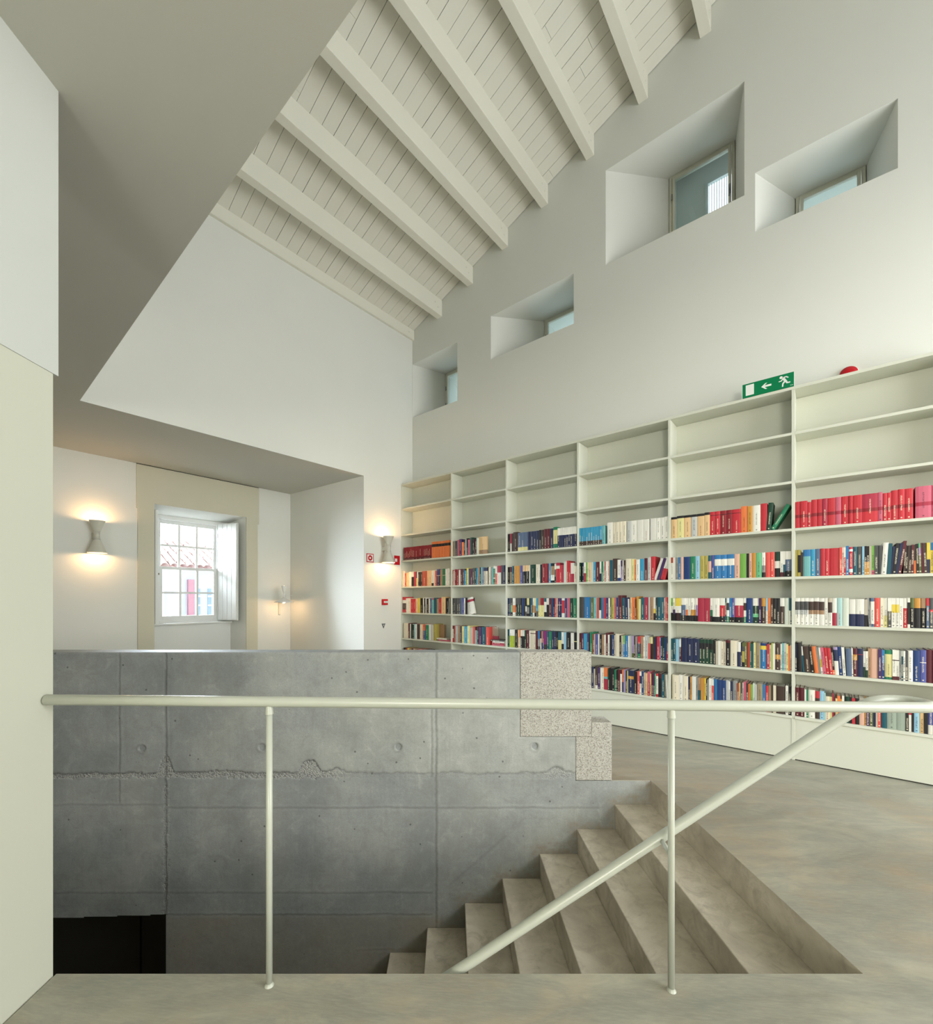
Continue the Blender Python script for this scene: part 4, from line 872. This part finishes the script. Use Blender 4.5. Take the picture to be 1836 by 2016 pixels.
def limb(p0, p1, w0, w1):
    a = Vector(p0); b_ = Vector(p1); d = (b_ - a).normalized(); n_ = Vector((-d.y, d.x))
    flat_poly(mb, [tuple(a + n_ * w0), tuple(a - n_ * w0), tuple(b_ - n_ * w1), tuple(b_ + n_ * w1)])
limb((.312, .098), (.333, .062), .010, .009); limb((.316, .101), (.338, .104), .005, .005); limb((.336, .104), (.352, .091), .005, .004)
limb((.311, .090), (.300, .074), .005, .004); limb((.302, .074), (.281, .072), .0045, .004)
limb((.329, .066), (.311, .045), .0075, .006); limb((.312, .048), (.309, .018), .006, .005)
limb((.333, .066), (.343, .044), .008, .006); limb((.341, .046), (.366, .046), .006, .005)
mb.build('running_figure', M['signw'], es)
mb = MB(); flat_poly(mb, [(.366, .013), (.374, .013), (.374, .017), (.366, .017)]); flat_poly(mb, [(.376, .013), (.385, .013), (.385, .017), (.376, .017)]); mb.build('maker_mark', M['signw'], es)
al = empty('alarm_sounder', L(5.595, 0, 3.412), RZ); tag(al, 'round red alarm sounder on the wall just above the bookcase', 'alarm')
MB().lathe([(0.0, -.01), (.068, -.01), (.068, .0), (.062, .0)], (0, -.0, 0), 32, axis='y').build('base', M['signw'], al)
MB().lathe([(0, -.052), (.030, -.050), (.046, -.044), (.049, -.034), (.062, -.030), (.064, -.01)], (0, 0, 0), 32, axis='y').build('dome', M['red'], al)

# ------------------------------------------------------------------ signs on the gable wall (x = toward the room, y = along b)
def gable_box(name, px, py0, py1, wpx, th, label, cat, m=None):
    b_, Y = on_a(px, 0); z0 = zat(py1, Y); z1 = zat(py0, Y); bl, _ = on_a(px - wpx / 2, 0); br, _ = on_a(px + wpx / 2, 0)
    e = empty(name, L(0, 0, 0), RZ); tag(e, label, cat); return e, bl, br, z0, z1
e, bl, br, z0, z1 = gable_box('fire_hose_sign', 728, 1090, 1107, 14, .004, 'square red and white fire hose sign left of the wall lamp', 'sign')
MB().box((0.0005, bl, z0), (.004, br, z1)).build('sign_plate', M['red'], e)
MB().box((.004, bl + .013, z0 + .013), (.0048, br - .013, z1 - .013)).build('white_field', M['signw'], e)
yc = (bl + br) / 2; zc = (z0 + z1) / 2; MB().lathe([(.017, .0056), (.043, .0056), (.043, .0048)], (0, yc, zc), 28, axis='x').build('hose_symbol', M['red'], e)
e, bl, br, z0, z1 = gable_box('fire_alarm_sign', 781, 1094, 1112, 11, .004, 'small red sign partly hidden behind the right wall lamp', 'sign')
MB().box((0.0005, bl, z0), (.004, br, z1)).build('sign_plate', M['red'], e)
MB().box((.004, bl + .012, z0 + .05), (.0048, br - .06, z1 - .05)).build('white_field', M['signw'], e)
e, bl, br, z0, z1 = gable_box('fire_call_point', 755.8, 1179.5, 1191, 10, .03, 'small red fire call point below the right wall lamp', 'call point')
MB().box((0, bl, z0), (.035, br, z1)).build('housing', M['red'], e, bevel=.004)
MB().box((.035, bl + .02, z0 + .032), (.0365, br - .006, z1 - .03)).build('press_plate', M['signw'], e)
MB().box((.0365, bl + .035, z0 + .045), (.0372, br - .02, z0 + .051)).build('press_mark', M['grey'], e)
e, bl, br, z0, z1 = gable_box('triangle_sign', 754.3, 1227.5, 1237, 7, .01, 'tiny grey downward triangle under the fire call point', 'sign')
MB(lambda x, y, z: (y, x, z)).prism_xz([(bl, z1), (br, z1), ((bl + br) / 2, z0)], 0, .01).build('triangle_plate', M['grey'], e, fix=True)
MB().box((.0102, (bl + br) / 2 - .006, z0 + .04), (.011, (bl + br) / 2 + .006, z1 - .02)).build('triangle_mark', M['signw'], e)

# ------------------------------------------------------------------ wall lamps
def point(name, loc, e, r=.02, col=(1, .58, .27), parent=None):
    l = bpy.data.lights.new(name, 'POINT'); l.energy = e; l.color = col; l.shadow_soft_size = r
    o = bpy.data.objects.new(name, l); sc.collection.objects.link(o); o.location = loc
    if parent: o.parent = parent
    return o
def sconce(loc, rz, label, off, power):
    """own x points away from the wall, z = 0 at the bracket"""
    e = empty('wall_lamp', loc, rz); tag(e, label, 'wall lamp', 'double-cone wall lamps')
    MB().lathe([(.032, .05), (.085, .19), (.087, .193), (.083, .193), (.029, .05)], (off, 0, 0), 36).build('upper_shade', M['lamp'], e)
    MB().lathe([(.034, -.055), (.060, -.115), (.104, -.222), (.106, -.228), (.102, -.228), (.057, -.115), (.030, -.055)], (off, 0, 0), 36).build('lower_shade', M['lamp'], e)
    MB().lathe([(0, -.058), (.0345, -.058), (.0345, .055), (0, .055)], (off, 0, 0), 28).build('body', M['lamp'], e)
    MB().box((.012, -.02, -.03), (off - .025, .02, .03)).build('bracket', M['lamp'], e, bevel=.004)
    MB().box((.0, -.03, -.045), (.014, .03, .045)).build('wall_plate', M['lamp'], e, bevel=.003)
    MB().tube([(off + .030, .018, .045), (off + .042, .02, .02), (off + .042, .02, -.03), (off + .03, .018, -.052)], .005, 8).build('pivot_arm', M['lampw'], e)
    MB().lathe([(0, .10), (.022, .11), (.028, .135), (.018, .16), (0, .166)], (off, 0, 0), 20).build('bulb', M['bulb'], e)
    MB().lathe([(0, -.20), (.03, -.19), (.034, -.165), (.02, -.14), (0, -.13)], (off, 0, 0), 20).build('bulb', M['bulb'], e)
    point('up_light', (off, 0, .178), power, .018, parent=e); point('down_light', (off, 0, -.212), power * .9, .018, parent=e)
    return e
b1, Y1 = on_w(186); z1_ = zat(1056, Y1)
pw = P + TD * b1; sconce((pw.x, pw.y, z1_ + .0), WRZ - math.pi / 2, 'beige double-cone wall lamp lit up and down, left of the window', .13, 6.5)
b2_, Y2 = on_a(752.5, 0); z2_ = zat(1081, Y2)
sconce(tuple(L(0, b2_, z2_)), RZ, 'beige double-cone wall lamp lit up and down, beside the bookcase', .15, 8.5)
# swing-arm lamp beside the window
tb, Yb_ = on_w(549); pb_ = P + TD * tb
ml = empty('swing_arm_lamp', (pb_.x, pb_.y, zat(1198, Yb_)), WRZ - math.pi / 2); tag(ml, 'small white swing-arm lamp with a wide hat shade in the alcove corner', 'lamp')
MB().box((.0, -.016, -.11), (.02, .016, .13)).build('wall_bar', M['lamp'], ml, bevel=.004)
ax, ay = .30, .0
r_ = ray(559); cP = P - ND * ax; Yl = (cP.dot(ND)) / r_.dot(ND); tl = (r_ * Yl - P).dot(TD) - tb; ay = tl
zl = lambda py: zat(py, Yl) - zat(1198, Yb_)
MB().tube([(.015, 0, .10), (.15, ay * .4, .10), (ax, ay, .10)], .006, 10).build('arm', M['lamp'], ml)
MB().lathe([(.018, zl(1166)), (.045, zl(1154)), (.047, zl(1153.5)), (.043, zl(1154)), (.015, zl(1166))], (ax, ay, 0), 28).build('top_cup', M['lampw'], ml)
MB().lathe([(0, zl(1166)), (.018, zl(1166)), (.017, zl(1176)), (.0, zl(1176))], (ax, ay, 0), 20).build('neck', M['lampw'], ml)
MB().lathe([(.017, zl(1176)), (.04, zl(1178)), (.10, zl(1182.5)), (.165, zl(1185.5)), (.165, zl(1186)), (.10, zl(1183.2)), (.04, zl(1179)), (.014, zl(1177))], (ax, ay, 0), 40).build('hat_shade', M['lampw'], ml)
MB().lathe([(0, zl(1184) - .03), (.02, zl(1184) - .02), (.026, zl(1184)), (.015, zl(1181)), (0, zl(1180))], (ax, ay, 0), 20).build('bulb', M['bulb'], ml)
MB().lathe([(0, zl(1153)), (.012, zl(1154)), (.014, zl(1157)), (0, zl(1159))], (ax, ay, 0), 16).build('bulb', M['bulb'], ml)
MB().tube([(ax, ay, zl(1171)), (ax - .05, ay + .12, zl(1171.5)), (ax - .1, ay + .22, zl(1172))], .004, 8).build('guide_rod', M['lampw'], ml)
point('lamp_light', (ax, ay, zl(1184) - .055), 2.6, .02, parent=ml); point('lamp_uplight', (ax, ay, zl(1152)), .6, .015, parent=ml)

# ------------------------------------------------------------------ railing
rl = empty('stair_railing', (0, 1.57, 0)); tag(rl, 'cream painted tubular steel railing along the stair opening', 'railing')
yr = lambda x: 1.5707 - .0141 * x - 1.57 + .0
zr_ = lambda x: 1.0225 - .0055 * x
pts = [(XL + .001, yr(XL), zr_(XL)), (-.8, yr(-.8), zr_(-.8)), (0, yr(0), zr_(0)), (.8, yr(.8), zr_(.8)), (1.4, yr(1.4), zr_(1.4)), (1.672, yr(1.672), 1.0135)]
R_ = .058; c = (1.674, yr(1.674) + R_)
for k in range(1, 13):
    t_ = -math.pi / 2 + math.pi * k / 13; pts.append((c[0] + R_ * math.cos(t_), c[1] + R_ * math.sin(t_), 1.0135))
yb_ = c[1] + R_
x_s = 1.60; sl = .657
for k in range(7):
    t_ = k / 6; x_ = 1.655 - .12 * t_; pts.append((x_, yb_, 1.0135 - sl * .06 * t_ ** 2 - 0))
xe, ze = pts[-1][0], pts[-1][2]
for x_ in (1.2, .8, .4, 0, -.6, -1.2, -1.8): pts.append((x_, yb_, ze - sl * (xe - x_)))
xl_ = -1.8; pts += [(xl_ - .06, yb_, pts[-1][2] - .015), (xl_ - .3, yb_, pts[-1][2] - .02)]
MB().tube(pts, .0192, 24).build('handrail', M['rail'], rl)
for x_, px_ in ((-.656, 530), (.787, 1324)):
    po = MB().tube([(x_, yr(x_), -.005), (x_, yr(x_), zr_(x_) - .015)], .0112, 18).build('post', M['rail'], rl)
    MB().lathe([(.0112, .034), (.0116, .030), (.0132, .018), (.0145, .0)], (x_, yr(x_), zr_(x_) - .0445), 18).build('collar', M['rail'], po)
    MB().lathe([(.0112, .012), (.0125, .006), (.0165, .0005)], (x_, yr(x_), 0), 18).build('foot_ring', M['rail'], po)
xb = .797; zb_ = ze - sl * (xe - xb)
MB().tube([(xb, yb_, zb_), (.792, yr(.787), zb_ - .02)], .008, 14).build('bracket', M['rail'], rl)
xb = -.9; zb_ = ze - sl * (xe - xb)
MB().tube([(xb, yb_, zb_), (xb, yb_ - .0, zb_ - .10), (xb, YN - 1.57 + .001, zb_ - .10)], .008, 14).build('bracket', M['rail'], rl)

# ------------------------------------------------------------------ outside: neighbours seen through the alcove window
hs_ = empty('neighbour_house', L(-10, -3, -3), RZ); tag(hs_, 'white house with a clay tiled roof outside the window', 'house')
cv = lambda x, y, z: (x + 10, y + 3, z + 3)
ez = 2.40
MB(cv).box((-14, -8, -3), (-10, 6, ez - .05)).build('house_wall', M['render_wall'], hs_)
rs = math.radians(24)
MB(cv).add([(-9.85, -8, ez - .03), (-9.85, 6, ez - .03), (-14, 6, ez + 4.15 * math.tan(rs)), (-14, -8, ez + 4.15 * math.tan(rs)), (-14, 6, ez - .1), (-14, -8, ez - .1)], [(0, 1, 2, 3), (0, 3, 5), (1, 4, 2), (0, 5, 4, 1), (3, 2, 4, 5)]).build('roof_deck', M['tile'], hs_)
tm = MB(); n_ = 7; vs = []
for xx, rr in ((0, .105), (.36, .085)):
    for k in range(n_): t_ = math.pi * k / (n_ - 1); vs.append((-xx, -rr * math.cos(t_), rr * .75 * math.sin(t_)))
for xx, rr in ((0, .090), (.36, .072)):
    for k in range(n_): t_ = math.pi * k / (n_ - 1); vs.append((-xx, -rr * math.cos(t_), rr * .75 * math.sin(t_)))
fs = [(k, k + 1, n_ + k + 1, n_ + k) for k in range(n_ - 1)] + [(2 * n_ + k, 3 * n_ + k, 3 * n_ + k + 1, 2 * n_ + k + 1) for k in range(n_ - 1)] + [(k, 2 * n_ + k, 2 * n_ + k + 1, k + 1) for k in range(n_ - 1)]
tm.add(vs, fs); tme = tm.mesh('roof_tile', M['tile'])
rt = random.Random(9)
for i in range(9):
    for j in range(24):
        o = bpy.data.objects.new('roof_tile', tme); sc.collection.objects.link(o); o.parent = hs_
        s_ = .30 * i; x = -9.80 - s_ * math.cos(rs) + 10; o.location = (x, -3.3 + .24 * j + 3 + rt.uniform(-.012, .012), ez + s_ * math.sin(rs) + 3 + .01 + rt.uniform(0, .012))
        o.rotation_euler = (0, rs + .03, rt.uniform(-.02, .02))
def fac(px, py):
    b_, Y = on_a(px, -10); return b_, zat(py, Y)
b0_, zt = fac(368, 1141); b1_, _ = fac(380, 1141)
MB(cv).box((-10, b0_, -3), (-9.88, b1_, zt)).build('red_post', M['redpost'], hs_)
for p0, p1 in ((387.5, 393.5), (408.5, 415)):
    b0_, zt = fac(p0, 1159); b1_, zb2 = fac(p1, 1213)
    wdw = MB(cv).box((-10.02, b0_, zb2), (-9.97, b1_, zt)).build('house_window', M['bluewin'], hs_)
    for fz in (.37, .7): MB(cv).box((-9.98, b0_, zb2 + (zt - zb2) * fz), (-9.95, b1_, zb2 + (zt - zb2) * fz + .05)).build('window_bar', M['white_wood'], wdw)
b0_, zt = fac(318.5, 1157)
MB(cv).tube([(-9.9, b0_, -3), (-9.9, b0_, zt)], .04, 10).build('drain_pipe', M['white_wood'], hs_)
bl_ = empty('far_building', L(-22, 0, -3), RZ); tag(bl_, 'pale far building rising behind the tiled roof outside the window', 'building')
cv2 = lambda x, y, z: (x + 22, y, z + 3)
bA, zT = (lambda q: (q[0], zat(1012, q[1])))(on_a(300, -22)); bB = on_a(378, -22)[0]
fb = MB(cv2).box((-26, bA - 4, -3), (-22, bB, zT + 1.2)).build('building_wall', M['render_wall'], bl_)
for p0, p1 in ((317, 323), (329, 335)):
    a_, Y_ = on_a(p0, -22); c_, _ = on_a(p1, -22); MB(cv2).box((-22.0, a_, zat(1046, Y_)), (-21.95, c_, zat(1036, Y_))).build('building_window', M['bluewin'], bl_)
gr = MB().box((-40, -30, -3.1), (-2.9, 30, -3.0)); o = room(gr, 'ground', M['pave']); tag(o, 'street paving outside', kind='structure')
